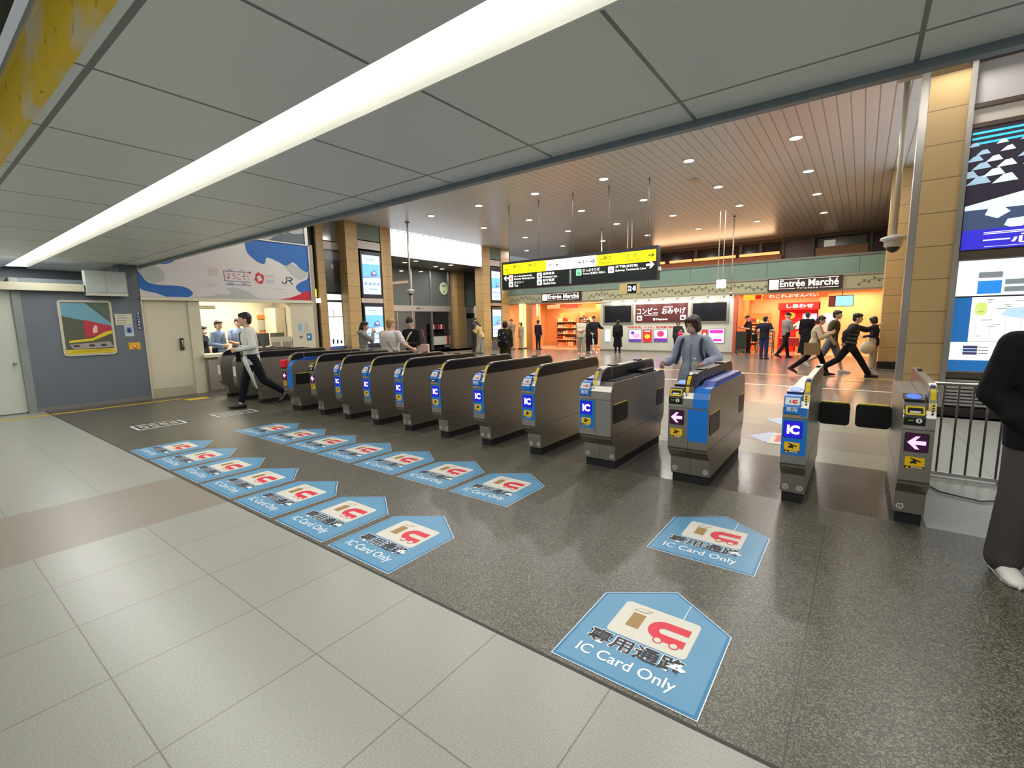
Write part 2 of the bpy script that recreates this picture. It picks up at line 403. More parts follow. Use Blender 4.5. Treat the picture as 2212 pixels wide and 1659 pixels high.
# poster
t = thing('framed_poster', 'framed tourist poster with red shrine fence and yellow bands on the dark wall', 'poster', (-12., 2.37, .99))
mb = MB(); fr = FX(0.005)
fw = mat('cream_frame', (190, 184, 164), .4)
mb.prism(fr, rrect(-.395, 0, .395, 1.055, .06), 0, .02, fw); mb.build('frame', t)
mb = MB(); P = lambda n, c: mat(n, c, .35)
mb.rect(fr, -.355, .04, .355, 1.015, .022, P('poster_green', (78, 84, 68)))
mb.flat(fr, [(-.355, 1.0), (.0, 1.0), (.355, .62), (.355, .55), (-.355, .76)], .0235, P('poster_teal', (104, 152, 168)))
mb.flat(fr, [(.05, 1.0), (.355, 1.0), (.355, .66)], .0235, P('poster_leaf', (84, 98, 84)))
mb.flat(fr, [(-.06, .69), (.355, .56), (.355, .45), (.05, .36), (-.06, .33)], .0245, P('poster_red', (168, 52, 60)))
mb.flat(fr, [(.07, .42), (.13, .44), (.14, .56), (.1, .58), (.06, .5)], .0255, P('poster_pale', (210, 180, 160)))
mb.flat(fr, [(-.3, .29), (.05, .33), (.25, .45), (.355, .47), (.355, .42), (.05, .28), (-.3, .25)], .0255, P('poster_yellow', (206, 186, 40)))
mb.flat(fr, [(-.3, .22), (.3, .26), (.355, .14), (-.25, .13)], .0255, P('poster_grey', (150, 144, 140)))
for x in (-.2, .02, .2): mb.disc(fr, x, .19, .05, .025, .0265, P('poster_dark', (62, 62, 52)), 10)
mb.rect(fr, -.355, .04, .355, .12, .0255, P('poster_yellow', (206, 186, 40)))
for k in range(2): mb.rect(fr, -.28, .07+.022*k, .3, .078+.022*k, .027, P('poster_ochre', (150, 130, 24)))
mb.build('print', t)
def sheet(name, label, cat, fr, u0, v0, u1, v1, c, draw=None, th=.004):
    mb = MB(); mb.prism(fr, [(u0, v0), (u1, v0), (u1, v1), (u0, v1)], 0, th, mat('paper_%d_%d_%d' % c, c, .5))
    if draw: draw(mb, fr, u0, v0, u1, v1, th+.0012)
    return tag(mb.build(name), label, cat)
def lines(m, n=4, w=.7):
    def f(mb, fr, u0, v0, u1, v1, d):
        for i in range(n):
            v = v1-(v1-v0)*(i+.8)/(n+.6); mb.rect(fr, u0+(u1-u0)*.1, v, u0+(u1-u0)*(.1+w*(.7+.3*((i*37) % 10)/10)), v+(v1-v0)*.25/n, d, m)
    return f
INK = mat('faint_ink', (130, 130, 124), .6); NAVY = mat('navy_print', (40, 52, 110), .5)
fw = FX(-11.999)
sheet('notice', 'cream paper notice right of the framed poster on the dark wall', 'notice', fw, 2.80, 1.565, 3.075, 1.785, (196, 194, 172), lines(INK, 4))
sheet('notice', 'small pale blue notice below the cream one on the dark wall', 'notice', fw, 2.93, 1.335, 3.075, 1.555, (190, 200, 208), lambda mb, fr, u0, v0, u1, v1, d: (mb.rect(fr, u0+.02, v0+.06, u1-.02, v1-.03, d, mat('pale_blue_print', (128, 150, 186), .5)), mb.disc(fr, (u0+u1)/2, (v0+v1)/2+.01, .03, .05, d+.001, NAVY, 12)))
sheet('notice', 'yellow and orange warning notice, lowest on the dark wall by the corner', 'notice', fw, 2.965, 1.065, 3.16, 1.205, (218, 168, 32), lambda mb, fr, u0, v0, u1, v1, d: (mb.disc(fr, (u0+u1)/2, v0+.04, .03, .03, d, RED, 12), mb.disc(fr, (u0+u1)/2, v0+.055, .015, .02, d+.001, WHITE, 10)))
def vert(mb, fr, u0, v0, u1, v1, d):
    for i, ch in enumerate('改札係員呼出'): mb.txt(ch, fr, u0+.012, v1-.06*(i+1)+.006, u1-.012, v1-.06*i-.008, d, WHITE, .01)
sheet('notice', 'narrow navy vertical sign with white characters at the wall corner', 'notice', fw, 3.15, 1.46, 3.215, 1.83, (40, 44, 84), vert)

# sliding door, office front
d = MB().box(-12.2, 3.27, 0, -12.05, 4.10, 2.08, CREAM).build('door_2'); d['kind'] = 'structure'
MB().box(-12.05, 3.88, 1.0, -12.02, 3.95, 1.26, mat('lock_plate', (70, 66, 62), .4, .6)).build('lock_plate', d)
MB().cap((-12.0, 3.915, 1.08), (-12.0, 3.915, 1.2), .016, .016, STEEL).build('door_handle', d, True)
MB().box(-12.05, 3.32, .02, -12.045, 4.05, .2, mat('kick_plate_scuffed', (180, 172, 148), .5, noise=.15, nscale=14)).build('kick_plate', d)
struct('trim_3', MB().box(-12.3, 4.10, 0, -12.02, 4.33, 2.12, CREAM))
struct('trim_4', MB().box(-12.3, 3.25, 0, -11.99, 3.27, 2.12, CREAM))
struct('trim_5', MB().box(-12.3, 3.25, 2.075, -11.96, 7.06, 2.13, mat('cream_lintel', (214, 210, 190), .45)))
struct('wall_office_front', MB().box(-12.2, 6.42, 0, -12.0, 7.06, 2.08, CREAM))
struct('wall_office_end', MB().box(-16.2, 7.06, 0, -12.0, 7.16, 3.62, mat('office_end_wall', (160, 150, 130), .6)))
struct('wall_office_back', MB().box(-14.4, 3.0, 0, -14.2, 7.06, 2.6, CREAM))
struct('wall_office_side', MB().box(-14.4, 3.0, 0, -12.3, 3.1, 2.6, CREAM))
struct('ceiling_office', MB().box(-14.4, 3.0, 2.5, -12.2, 7.06, 2.6, mat('office_ceiling', (220, 216, 200), .6)))
struct('floor_office', MB().box(-14.4, 4.2, -.02, -12.2, 7.06, .004, mat('office_floor', (150, 146, 134), .5)))
t = thing('office_ceiling_light', 'flat ceiling light panel inside the station office', 'ceiling light', (-13.3, 5.3, 2.498))
MB().box(-.3, -1.2, -.05, .3, 1.2, 0, mat('office_light_frame', (230, 228, 220), .5)).build('frame', t)
MB().box(-.26, -1.15, -.058, .26, 1.15, -.05, mat('office_diffuser', (255, 240, 212), emit=4)).build('diffuser', t)
area('office_lamp', t, (0, 0, -.07), .5, 2.2, 85, (1, .9, .74))
# counter
t = thing('office_counter', 'cream topped steel service counter of the station office', 'counter', (-12.1, 5.37, 0))
MB().box(-.2, -1.04, .0, .12, 1.04, .80, mat('counter_steel', (150, 146, 132), .4, .7)).build('body', t)
MB().box(-.35, -1.08, .80, .22, 1.05, .87, mat('counter_cream', (222, 216, 190), .4)).build('worktop', t)
MB().box(.12, -1.0, .04, .13, -.3, .74, STEEL2).build('front_panel', t); MB().box(.12, -.25, .04, .13, .4, .74, STEEL2).build('front_panel', t)
MB().box(.12, .45, .04, .13, 1.0, .74, STEEL2).build('front_panel', t)
# banner over the office
t = thing('banner_board', 'large white banner with blue and red waves above the office counter', 'banner', (-12.0, 5.13, 2.13))
fr = FX(.0, -5.13, -2.13)
MB().box(-.12, -1.87, 0, .0, 1.91, 1.47, mat('banner_back', (188, 188, 184), .5)).build('board', t)
mb = MB(); mb.box(0, -1.88, 0, .03, 1.91, .022, STEEL2); mb.box(0, -1.88, 1.45, .03, 1.91, 1.475, STEEL2); mb.box(0, 1.885, 0, .03, 1.91, 1.475, STEEL2); mb.build('frame', t)
mb = MB(); BW = mat('banner_white', (212, 208, 206), .45); BB = mat('banner_blue', (30, 100, 178), .45); BG = mat('banner_grey', (180, 184, 180), .45); BR = mat('banner_red', (196, 20, 48), .45)
mb.rect(fr, 3.26, 2.15, 7.015, 3.58, .004, BW)
def blob(pts, m, d, k=6):
    """closed Catmull-Rom outline"""
    n = len(pts); o = []
    for i in range(n):
        p0, p1, p2, p3 = (Vector(pts[(i+j-1) % n]) for j in range(4))
        for q in range(k):
            s = q/k; v = .5*((2*p1)+(p2-p0)*s+(2*p0-5*p1+4*p2-p3)*s*s+(3*p1-p0-3*p2+p3)*s**3); o.append((min(7.013, max(3.262, v.x)), min(3.578, max(2.152, v.y))))
    mb.flat(fr, o, d, m)
blob([(3.26, 2.66), (3.4, 2.46), (3.6, 2.40), (4.05, 2.38), (4.22, 2.25), (4.1, 2.15), (3.75, 2.15), (3.55, 2.22), (3.26, 2.32)], BB, .006)
blob([(3.26, 2.82), (3.55, 2.8), (3.72, 2.66), (3.7, 2.5), (3.5, 2.44), (3.34, 2.56)], BG, .005)
blob([(3.26, 2.98), (3.6, 2.84), (3.9, 2.9), (4.1, 3.2), (3.7, 3.5), (3.26, 3.5)], BB, .005)
blob([(4.2, 2.17), (4.7, 2.22), (5.0, 2.40), (5.3, 2.36), (5.6, 2.2), (5.7, 2.15), (4.5, 2.15)], BG, .005)
mb.disc(fr, 4.85, 2.29, .16, .06, .007, BW)
blob([(5.45, 3.30), (5.65, 3.08), (5.85, 3.02), (5.93, 3.18), (6.2, 3.1), (6.4, 3.02), (6.6, 3.12), (6.8, 2.96), (7.01, 2.94), (7.01, 3.57), (5.6, 3.57)], BB, .006)
blob([(6.35, 3.04), (6.5, 3.1), (6.8, 2.96), (6.98, 2.9), (6.8, 2.68), (6.55, 2.78)], BG, .005)
blob([(7.01, 2.92), (6.95, 2.72), (6.75, 2.62), (6.62, 2.50), (6.72, 2.36), (7.01, 2.34), (7.01, 2.6)], BB, .006)
mb.flat(fr, [(6.16, 2.155), (7.012, 2.155), (7.012, 2.39), (6.86, 2.39), (6.7, 2.30), (6.45, 2.21)], .008, BR)
# hand drawn train with greeting
LN = mat('banner_line_blue', (62, 84, 140), .5)
def stroke(pts, w, m, d):
    for a, b in zip(pts[:-1], pts[1:]):
        A = Vector(a); B = Vector(b); q = (B-A).normalized()*w/2; nn = Vector((-q.y, q.x)); mb.flat(fr, [tuple(A-q+nn), tuple(A-q-nn), tuple(B+q-nn), tuple(B+q+nn)], d, m)
stroke([(4.9, 2.78), (5.48, 2.78)], .012, LN, .006); stroke([(4.9, 2.78), (4.9, 2.56), (5.48, 2.55)], .012, LN, .006)
stroke([(4.98, 2.79), (5.03, 2.83), (5.08, 2.79)], .01, LN, .006); stroke([(5.25, 2.79), (5.3, 2.83), (5.35, 2.79)], .01, LN, .006)
stroke([(4.92, 2.48), (5.48, 2.47)], .014, LN, .006)
for u in (5.0, 5.06, 5.3, 5.36): mb.disc(fr, u, 2.51, .024, .024, .006, LN, 12); mb.disc(fr, u, 2.51, .015, .015, .0065, BW, 12)
mb.txt('ようこそ！', fr, 4.95, 2.60, 5.44, 2.75, .0065, mat('banner_text_red', (190, 60, 84), .5), .0)
mb.disc(fr, 5.48, 2.78, .028, .028, .007, BR, 14)
# ring emblem, wordmark, railway mark
for k in range(11):
    a = 2*math.pi*k/11; rr = .026+.008*math.sin(k*2.3)
    mb.disc(fr, 5.70+.085*math.cos(a), 2.66+.105*math.sin(a), rr*1.15, rr*1.25, .0062+.0001*k, BR, 14)
mb.txt('EXPO', fr, 5.84, 2.68, 6.06, 2.76, .006, mat('banner_text_pink', (214, 170, 172), .5), .0); mb.txt('2025', fr, 5.84, 2.56, 6.06, 2.64, .006, mat('banner_text_grey', (160, 164, 166), .5), .0)
JB = mat('railway_mark_navy', (62, 68, 110), .5)
stroke([(6.26, 2.60), (6.30, 2.57), (6.36, 2.58), (6.38, 2.62), (6.38, 2.72)], .026, JB, .006)
stroke([(6.38, 2.72), (6.50, 2.72), (6.53, 2.69), (6.50, 2.65), (6.42, 2.65)], .026, JB, .0063); stroke([(6.44, 2.65), (6.53, 2.56)], .026, JB, .0066)
mb.rect(fr, 6.27, 2.53, 6.5, 2.535, .006, INK); mb.rect(fr, 6.05, 2.41, 6.3, 2.416, .006, INK)
for k in range(3): mb.rect(fr, 4.5, 2.46-.03*k, 4.75-.05*k, 2.464-.03*k, .006, INK)
mb.rect(fr, 4.58, 2.66, 4.78, 2.84, .006, mat('banner_beige', (206, 192, 184), .5))
mb.build('print', t)
# glazed panel above the banner
t = thing('transom_panel', 'grey glazed panel with a painted dark reflection above the white banner', 'panel', (-12.05, 6.2, 3.61))
MB().box(-.05, -1.6, 0, 0, .82, 1.5, mat('transom_grey', (158, 160, 160), .3)).build('glass', t)
MB().box(-.06, .78, 0, .03, .86, 1.74, STEEL2).build('mullion', t)
mb = MB(); fr = FX(.0)
mb.flat(fr, [(-.15, .02), (.0, .14), (.1, .17), (.12, .24), (.26, .21), (.32, .28), (.5, .24), (.78, .30), (.78, 0), (.15, .0)], .006, mat('reflection_slate', (84, 96, 102), .4))  # dark shape painted in for a window-like reflection on the glass
mb.build('print', t)
# stickers on office wall
fw = FX(-11.999)
sheet('notice', 'pale blue notice, left one in the upper row on the cream office wall', 'notice', fw, 6.60, 1.33, 6.73, 1.55, (176, 206, 224), lines(NAVY, 4))
sheet('notice', 'white notice with grey lines, right one in the upper row on the office wall', 'notice', fw, 6.77, 1.30, 6.94, 1.56, (206, 206, 188), lines(INK, 5))
sheet('notice', 'tiny black and white label low on the cream office wall', 'notice', fw, 6.61, 1.15, 6.70, 1.21, (84, 86, 92), lines(WHITE, 2))
sheet('notice', 'small blue square sticker low on the right of the cream wall', 'notice', fw, 6.82, 1.08, 6.96, 1.27, (46, 118, 176), lambda mb, fr, u0, v0, u1, v1, d: mb.disc(fr, u0+.05, v0+.1, .03, .04, d, WHITE, 14))
# things inside the office
t = thing('desk', 'beige desk behind the right end of the office counter', 'desk', (-12.8, 6.46, 0))
MB().box(-.33, -.58, .80, .33, .58, .84, CREAM).build('desk_top', t); MB().box(-.3, -.56, 0, .3, -.52, .80, CREAM).build('side_panel', t); MB().box(-.3, .52, 0, .3, .56, .80, CREAM).build('side_panel', t)
def monitor(loc, rz, label, c):
    t = thing('monitor', label, 'monitor', loc, rz)
    MB().rbox(-.26, -.02, .12, .26, .02, .46, mat('monitor_shell_%d' % c[0], c, .5), .015, 1).build('screen_shell', t); MB().box(-.03, -.02, .02, .03, .02, .14, BLACK).build('stand', t); MB().lathe([(.11, 0), (.11, .015), (.03, .025)], BLACK).build('base', t)
monitor((-12.75, 6.02, .84), 2.2, 'grey monitor seen from behind, the left one on the office desk', (72, 82, 98)); monitor((-12.85, 6.45, .84), 2.0, 'grey monitor seen from behind, the right one on the office desk', (96, 104, 108))
def stand(loc, label, c):
    t = thing('leaflet_stand', label, 'leaflet stand', loc, 1.2)
    mb = MB(); mb.prism(FR((-.12, 0, 0), (0, 1, 0), (0, 0, 1)), [(-.09, 0), (.09, 0), (.1, .04), (-.03, .34), (-.05, .34)], 0, .24, mat('leaflet_card', c, .5)); mb.build('panel', t)
    mb = MB(); mb.rect(FR((0, -.09, 0), (1, 0, 0), (0, .05, .34)), -.1, .05, .1, .3, .006, mat('leaflet_print', (140, 136, 124), .5)); mb.build('print', t)
stand((-12.1, 6.02, .87), 'beige leaflet stand at the right end of the office counter', (196, 188, 164)); stand((-12.1, 6.3, .87), 'second leaflet stand nearest the cream wall on the counter', (206, 200, 184))
t = thing('wall_organizer', 'orange and yellow wall organizer hanging on the office back wall', 'organizer', (-14.19, 6.80, 1.07))
OR = mat('orange_card', (214, 118, 40), .5); OY = mat('amber_card', (216, 160, 60), .5)
MB().box(0, -.22, .62, .05, .22, .74, OR).build('top_pocket', t); MB().box(0, -.2, .3, .03, .2, .6, mat('clipboard_grey', (170, 164, 150), .5)).build('board', t); MB().box(0, -.22, 0, .06, 0, .25, OR).build('pocket', t); MB().box(0, .02, 0, .06, .22, .25, OY).build('pocket', t)
t = thing('office_cabinet', 'tall cream cabinet against the end wall of the office', 'cabinet', (-13.8, 6.9, 0))
MB().box(-.32, -.14, 0, .32, .14, 2.0, CREAM).build('body', t); MB().box(-.31, -.15, .05, -.01, -.14, 1.95, CREAM).build('door', t); MB().box(.01, -.15, .05, .31, -.14, 1.95, CREAM).build('door', t)
sheet('notice', 'yellowish notice on the back wall between two staff members', 'notice', FX(-14.196), 4.72, 1.60, 5.05, 1.78, (196, 188, 150), lines(INK, 3))
t = thing('ventilation_grille', 'slim grey ventilation grille high on the office back wall', 'vent', (-14.2, 5.2, 2.0))
MB().box(0, -.3, 0, .05, .3, .08, mat('grille_grey', (140, 136, 124), .5)).build('frame', t); MB().box(.05, -.26, .02, .055, .26, .04, BLACKM).build('slot', t)
# ================================================================ concourse shell
TAN = tile_mat('tan_stone_cladding', (186, 156, 104), (120, 98, 66), 0, 3.1, .12, .47, .012, .42, .05, .0, ax=(0, 2))
def slat_mat():
    n = NT('grey_metal_ceiling_slat', .32, .0)
    g = n.math('MAXIMUM', n.line(0, 0, .21, .022), n.line(1, 2.4, 3.1, .008))
    n.base(n.mix(g, n.mix(n.noise(.4, 2), rgb(198, 203, 208), rgb(208, 212, 217)), rgb(150, 145, 140))); return n.m
ZH = 5.35
struct('ceiling_concourse', MB().box(-17, 3.5, ZH, 4, 28, ZH+.1, slat_mat()))
G_ = mat('grey_glass_panel', (150, 152, 152), .15); GG = mat('greenish_glass_panel', (120, 136, 128), .12); GW = mat('pale_band', (196, 190, 184), .3)
XW = -15.75
def pil(name, x0, y0, x1, y1, z1=ZH): return struct(name, MB().box(x0, y0, 0, x1, y1, z1, TAN))
struct('wall_left_dark', MB().box(-16.6, 7.2, 0, -16.4, 9.85, ZH, mat('dark_glazed_wall', (70, 70, 70), .2)))
pil('pillar', -16.7, 9.82, -16.2, 10.12); pil('pillar', -16.7, 10.76, XW, 11.29)
pil('pillar', -16.3, 12.38, XW, 12.88); pil('pillar', -16.3, 18.72, XW, 19.30); pil('pillar', -16.3, 20.22, XW, 20.95)
struct('wall_left_concourse', MB().box(-16.7, 9.8, 0, -16.3, 12.4, ZH, mat('dark_backing', (60, 58, 56), .6)))
struct('wall_left_end', MB().box(-16.7, 19.3, 0, -16.3, 20.9, ZH, mat('dark_backing', (60, 58, 56), .6)))
t = thing('exit_light_box', 'small lit yellow sign box with a white one under it by the tan pillar', 'sign', (-16.2, 9.55, 2.3))
MB().box(0, -.14, .2, .1, .1, .5, mat('lit_yellow', (250, 240, 40), emit=1.2)).build('yellow_panel', t); MB().box(0, -.14, 0, .14, .24, .16, mat('lit_white', (250, 250, 246), emit=1.1)).build('white_panel', t)
MB().box(-.2, -.14, .0, 0, .1, .5, BLACK).build('housing', t)
def panel(name, x, y0, z0, y1, z1, m, lab=None):
    return struct(name, MB().box(x-.05, y0, z0, x, y1, z1, m))
# map column
panel('trim_6', -16.25, 10.12, 4.62, 10.76, 5.35, G_); panel('trim_7', -16.25, 10.12, 4.30, 10.76, 4.58, GW); panel('trim_8', -16.25, 10.12, .0, 10.76, .56, mat('steel_base', (92, 96, 116), .4))
SCRD = mat('screen_bezel', (40, 46, 60), .3)
LITW = mat('lit_map_white', (236, 240, 236), emit=.88)
def lit(name, c, e=1.): return mat(name, c, .4, emit=e)
t = thing('mural_display', 'dark mural display high between the tan pillars, over the lit map', 'display', (-16.25, 10.44, 2.72))
MB().box(0, -.32, 0, .03, .32, 1.56, mat('mural_dark', (62, 66, 70), .15)).build('panel', t)
mb = MB(); fr = FX(.032); mb.rect(fr, -.3, 1.2, .3, 1.5, 0, mat('mural_sky', (116, 122, 128), .2)); mb.flat(fr, [(-.3, .3), (.3, .3), (.3, .8), (.1, .9), (.05, 1.2), (-.03, 1.2), (-.1, .9), (-.3, .8)], .001, mat('mural_shape', (46, 50, 50), .2)); mb.disc(fr, 0, .95, .05, .1, .002, mat('mural_pale', (150, 146, 130), .2), 10); mb.build('print', t)
t = thing('map_display', 'narrow lit white map display between tan pillars left of the screens', 'display', (-16.25, 10.44, .56))
MB().box(0, -.32, 0, .03, .32, 2.12, SCRD).build('frame', t)
mb = MB(); fr = FX(.034)
mb.rect(fr, -.3, 1.86, .3, 2.08, 0, LITW); mb.rect(fr, -.3, .1, .3, 1.78, 0, LITW); mb.rect(fr, -.3, .0, .3, .1, 0, lit('lit_navy', (60, 84, 140), .5))
for i in range(14): mb.disc(fr, -.24+(i*37 % 49)/100, .55+(i*53 % 60)/100, .07, .05, .001+.0001*i, lit('lit_leaf_%d' % (i % 2), ((214, 232, 200), (226, 232, 222))[i % 2], 1.), 9)
mb.rect(fr, -.3, 1.22, .3, 1.24, .003, NAVY); mb.rect(fr, -.1, 1.24, -.08, 1.5, .003, INK)
for i, x in enumerate((-.2, -.02, .14)): mb.rect(fr, x, .2, x+.07, .38-.03*i, .003, NAVY)
mb.build('print', t)
# twin advertising screens
SKY = lit('lit_sky', (112, 186, 226), .8); PALE = lit('lit_pale_blue', (192, 212, 240), .85); SEA = lit('lit_grey_blue', (120, 150, 190), .9)
def advert(name, label, y0, z0, y1, z1, m0=.0):
    w = y1-y0; h = z1-z0; t = thing(name, label, 'screen', (XW, (y0+y1)/2, z0))
    MB().box(-.1, -w/2-.06, -.14, .02, w/2+.06, h+.14, SCRD).build('frame', t)
    mb = MB(); fr = FX(.023); q = lambda a: -w/2+w*a
    mb.rect(fr, q(0), 0, q(1), h, 0, PALE); mb.rect(fr, q(0), h*.45, q(1), h*.77, .001, SKY)
    mb.flat(fr, [(q(.0), h*.40), (q(.5), h*.42), (q(1), h*.45), (q(1), h*.47), (q(0), h*.45)], .002, SEA)
    mb.flat(fr, [(q(.42), h*.5), (q(.5), h*.46), (q(.8), h*.48), (q(.78), h*.58), (q(.62), h*.64), (q(.6), h*.56), (q(.52), h*.6)], .003, lit('lit_slate', (90, 110, 160), .8))
    mb.disc(fr, q(.66), h*.55, w*.1, h*.03, .004, lit('lit_pink', (238, 176, 190), 1), 10)
    for i in range(4): mb.flat(fr, [(q(.05+.24*i), h*.24), (q(.2+.24*i), h*.24), (q(.22+.24*i), h*.31), (q(.1+.24*i), h*.30)], .003, SEA)
    mb.rect(fr, q(.3), h*.12, q(.78), h*.145, .003, SEA); mb.rect(fr, q(.2), h*.89, q(.7), h*.905, .003, SEA); mb.rect(fr, q(.3), h*.84, q(.6), h*.85, .003, SEA)
    mb.build('screen', t); return t
advert('advert_screen', 'upper portrait advert screen between the two wide tan pillars', 11.42, 2.66, 12.26, 4.17)
advert('advert_screen', 'lower portrait advert screen behind the woman in the grey hooded coat', 11.44, .72, 12.28, 2.17)
advert('advert_screen', 'upper portrait advert screen in the far corner by the shop', 19.38, 2.62, 20.12, 4.12)
advert('advert_screen', 'lower portrait advert screen in the far corner by the shop', 19.40, .68, 20.14, 2.12)
for i, (y0, y1) in enumerate(((11.32, 12.36), (19.32, 20.2))):
    panel('trim_%d' % (9+4*i), XW-.03, y0, 4.74, y1, 5.35, GG); panel('trim_%d' % (10+4*i), XW-.03, y0, 4.40, y1, 4.70, GW)
    panel('trim_%d' % (11+4*i), XW, y0, 2.32, y1, 2.50, STEEL2); panel('trim_%d' % (12+4*i), XW-.02, y0, 0, y1, .56, mat('steel_base', (92, 96, 116), .4))
# big lit white panel over the entrance
t = thing('lit_signboard', 'big lit blank white panel over the glazed entrance on the left wall', 'light panel', (XW, 15.77, 4.28))
mb = MB(); mb.box(-.12, -2.88, 0, .0, 2.88, 1.07, lit('lit_white_panel', (226, 236, 244), .95)); mb.build('panel', t)
mb = MB(); fr = FX(.002)
for i in range(17):
    u = -2.8+5.6*i/16
    for v in (.05, 1.02): mb.disc(fr, u, v, .022, .022, 0, SCRD, 8)
mb.build('fixing', t)
# vestibule
struct('ceiling_vestibule', MB().box(-22.5, 12.6, 4.28, XW-.12, 21.5, 4.36, mat('vestibule_ceiling', (96, 94, 92), .35)))
struct('wall_vestibule_far', MB().box(-22.5, 21.4, 0, -16.3, 21.6, 4.3, mat('vestibule_wall', (120, 118, 110), .4)))
struct('wall_vestibule_near', MB().box(-22.5, 12.4, 0, -16.3, 12.6, 4.3, mat('vestibule_wall', (120, 118, 110), .4)))
struct('wall_vestibule_back', MB().box(-22.5, 12.6, 0, -22.3, 21.5, 4.3, mat('night_grey', (160, 162, 160), .4)))
struct('floor_vestibule', MB().box(-22.5, 12.6, -.1, -17, 21.0, .0, CB))
def downlight(name, label, x, y, z, power, r=.12, group=None, warm=(1, .96, .92)):
    t = thing(name, label, 'downlight', (x, y, z), 0, group)
    MB().lathe([(r, 0), (r+.025, 0), (r+.025, -.012), (r, -.012)], WHITE, seg=20).build('trim_ring', t)
    MB().lathe([(r, -.0122), (r*.97, -.016)], mat('downlight_glow', (255, 244, 228), emit=4.), seg=20).build('lens', t)
    if power: area('downlight_lamp', t, (0, 0, -.02), 2*r, 2*r, power, warm, shape='DISK')
    return t
vs = [(-17.1, 14.75), (-16.35, 14.75), (-17.3, 16.9), (-16.3, 16.95), (-17.8, 17.85), (-19.5, 17.9)]
for i, (x, y) in enumerate(vs):
    downlight('downlight', 'downlight in the lower ceiling of the glazed entrance', x, y, 4.278, 30 if i < 4 else 22, .11, 'entrance downlights', (1, .9, .85))
GL = NT('tinted_glass', .04); GL.base(rgb(120, 128, 126)); GL.b.inputs['Transmission Weight'].default_value = .0; GL.b.inputs['Alpha'].default_value = .38; GL = GL.m
t = thing('glass_front', 'glazed entrance front with steel mullions and automatic doors under the white panel', 'shopfront', (-18.6, 16.5, 0))
for y in (-3.6, -2.0, -.15, 1.2, 2.62): MB().box(-.06, y-.06, 0, .06, y+.06, 4.275, STEEL2).build('mullion', t)
MB().box(-.08, -3.7, 2.09, .08, 2.62, 2.38, mat('transom_steel', (176, 172, 164), .4, .3)).build('transom', t)
for a, b in ((-3.54, -2.06), (-1.94, -.21), (-.09, 1.14), (1.26, 2.56)): MB().box(-.01, a, 2.38, .01, b, 4.275, GL).build('glass_pane', t)
for a, b in ((-3.5, -2.3), (-2.28, -1.1), (-1.08, .0)):
    dpt = MB().box(.02, a, .02, .05, b, 2.06, GL).build('door_leaf', t); MB().box(.015, b-.06, .02, .055, b, 2.06, STEEL2).build('stile', dpt)
mb = MB(); mb.txt('自動ドア', FX(.085), .1, 2.18, .62, 2.3, 0, BLACKM, .01); mb.build('lettering', t)
t = thing('oval_sign', 'pale green oval sign hanging on the entrance glass', 'sign', (-18.58, 18.68, 3.0))
mb = MB(); mb.prism(FX(0), [(.30*math.cos(a*math.pi/14), .34+.34*math.sin(a*math.pi/14)) for a in range(28)], .012, .04, mat('pale_green_sign', (196, 208, 170), .4)); mb.build('board', t)
mb = MB(); mb.rect(FX(.042), -.16, .45, .16, .51, 0, mat('sign_olive', (100, 108, 84), .5)); mb.disc(FX(.042), 0, .17, .05, .06, 0, mat('sign_olive', (100, 108, 84), .5), 10); mb.build('print', t)
pil('pillar', -18.9, 19.46, -18.3, 20.06, 4.28)
panel('trim_17', -18.6, 20.06, 2.4, 21.3, 4.28, GG)
t = thing('ticket_machine', 'grey vending cabinet with a dark display by the inner tan pillar', 'machine', (-18.55, 20.62, 0))
MB().box(-.4, -.55, 0, .3, .45, 2.35, mat('machine_grey', (150, 146, 136), .45, .2)).build('cabinet', t); MB().box(.3, -.5, 1.72, .33, .4, 2.0, BLACK).build('display', t); MB().box(.3, -.5, .1, .32, .4, 1.55, mat('machine_panel', (126, 120, 112), .45)).build('door', t); MB().box(.3, .18, 1.5, .4, .4, 2.4, mat('lit_pillar_white', (214, 206, 196), emit=.35)).build('light_column', t)
t = thing('display_rack', 'dark rack of red and white leaflets behind the entrance glass', 'rack', (-18.9, 18.45, 0))
MB().box(-.2, -.65, .0, .15, .65, .12, BLACKM).build('base', t); MB().box(-.22, -.65, 0, -.18, .65, 1.45, BLACKM).build('back_panel', t); MB().box(-.2, -.65, .78, .15, .65, .82, BLACKM).build('shelf', t); MB().box(-.2, -.65, 1.1, .15, .65, 1.13, BLACKM).build('shelf', t)
MB().box(.15, -.6, .27, .17, .5, .74, mat('rack_white', (206, 206, 190), .5)).build('front_panel', t); MB().box(.15, .5, .27, .175, .65, .74, mat('rack_red', (190, 40, 40), .5)).build('side_strip', t)
for i in range(6):
    o = MB().box(-.01, -.06, 0, .01, .06, .26, mat('leaflet_%d' % (i % 3), ((205, 60, 60), (225, 222, 214), (150, 40, 48))[i % 3], .5)).build('leaflet'); o.location = (-18.92, 17.95+.2*i, 1.132)
    tag(o, 'leaflet standing on the top shelf of the dark rack behind the glass', 'leaflet', 'leaflets on the rack')
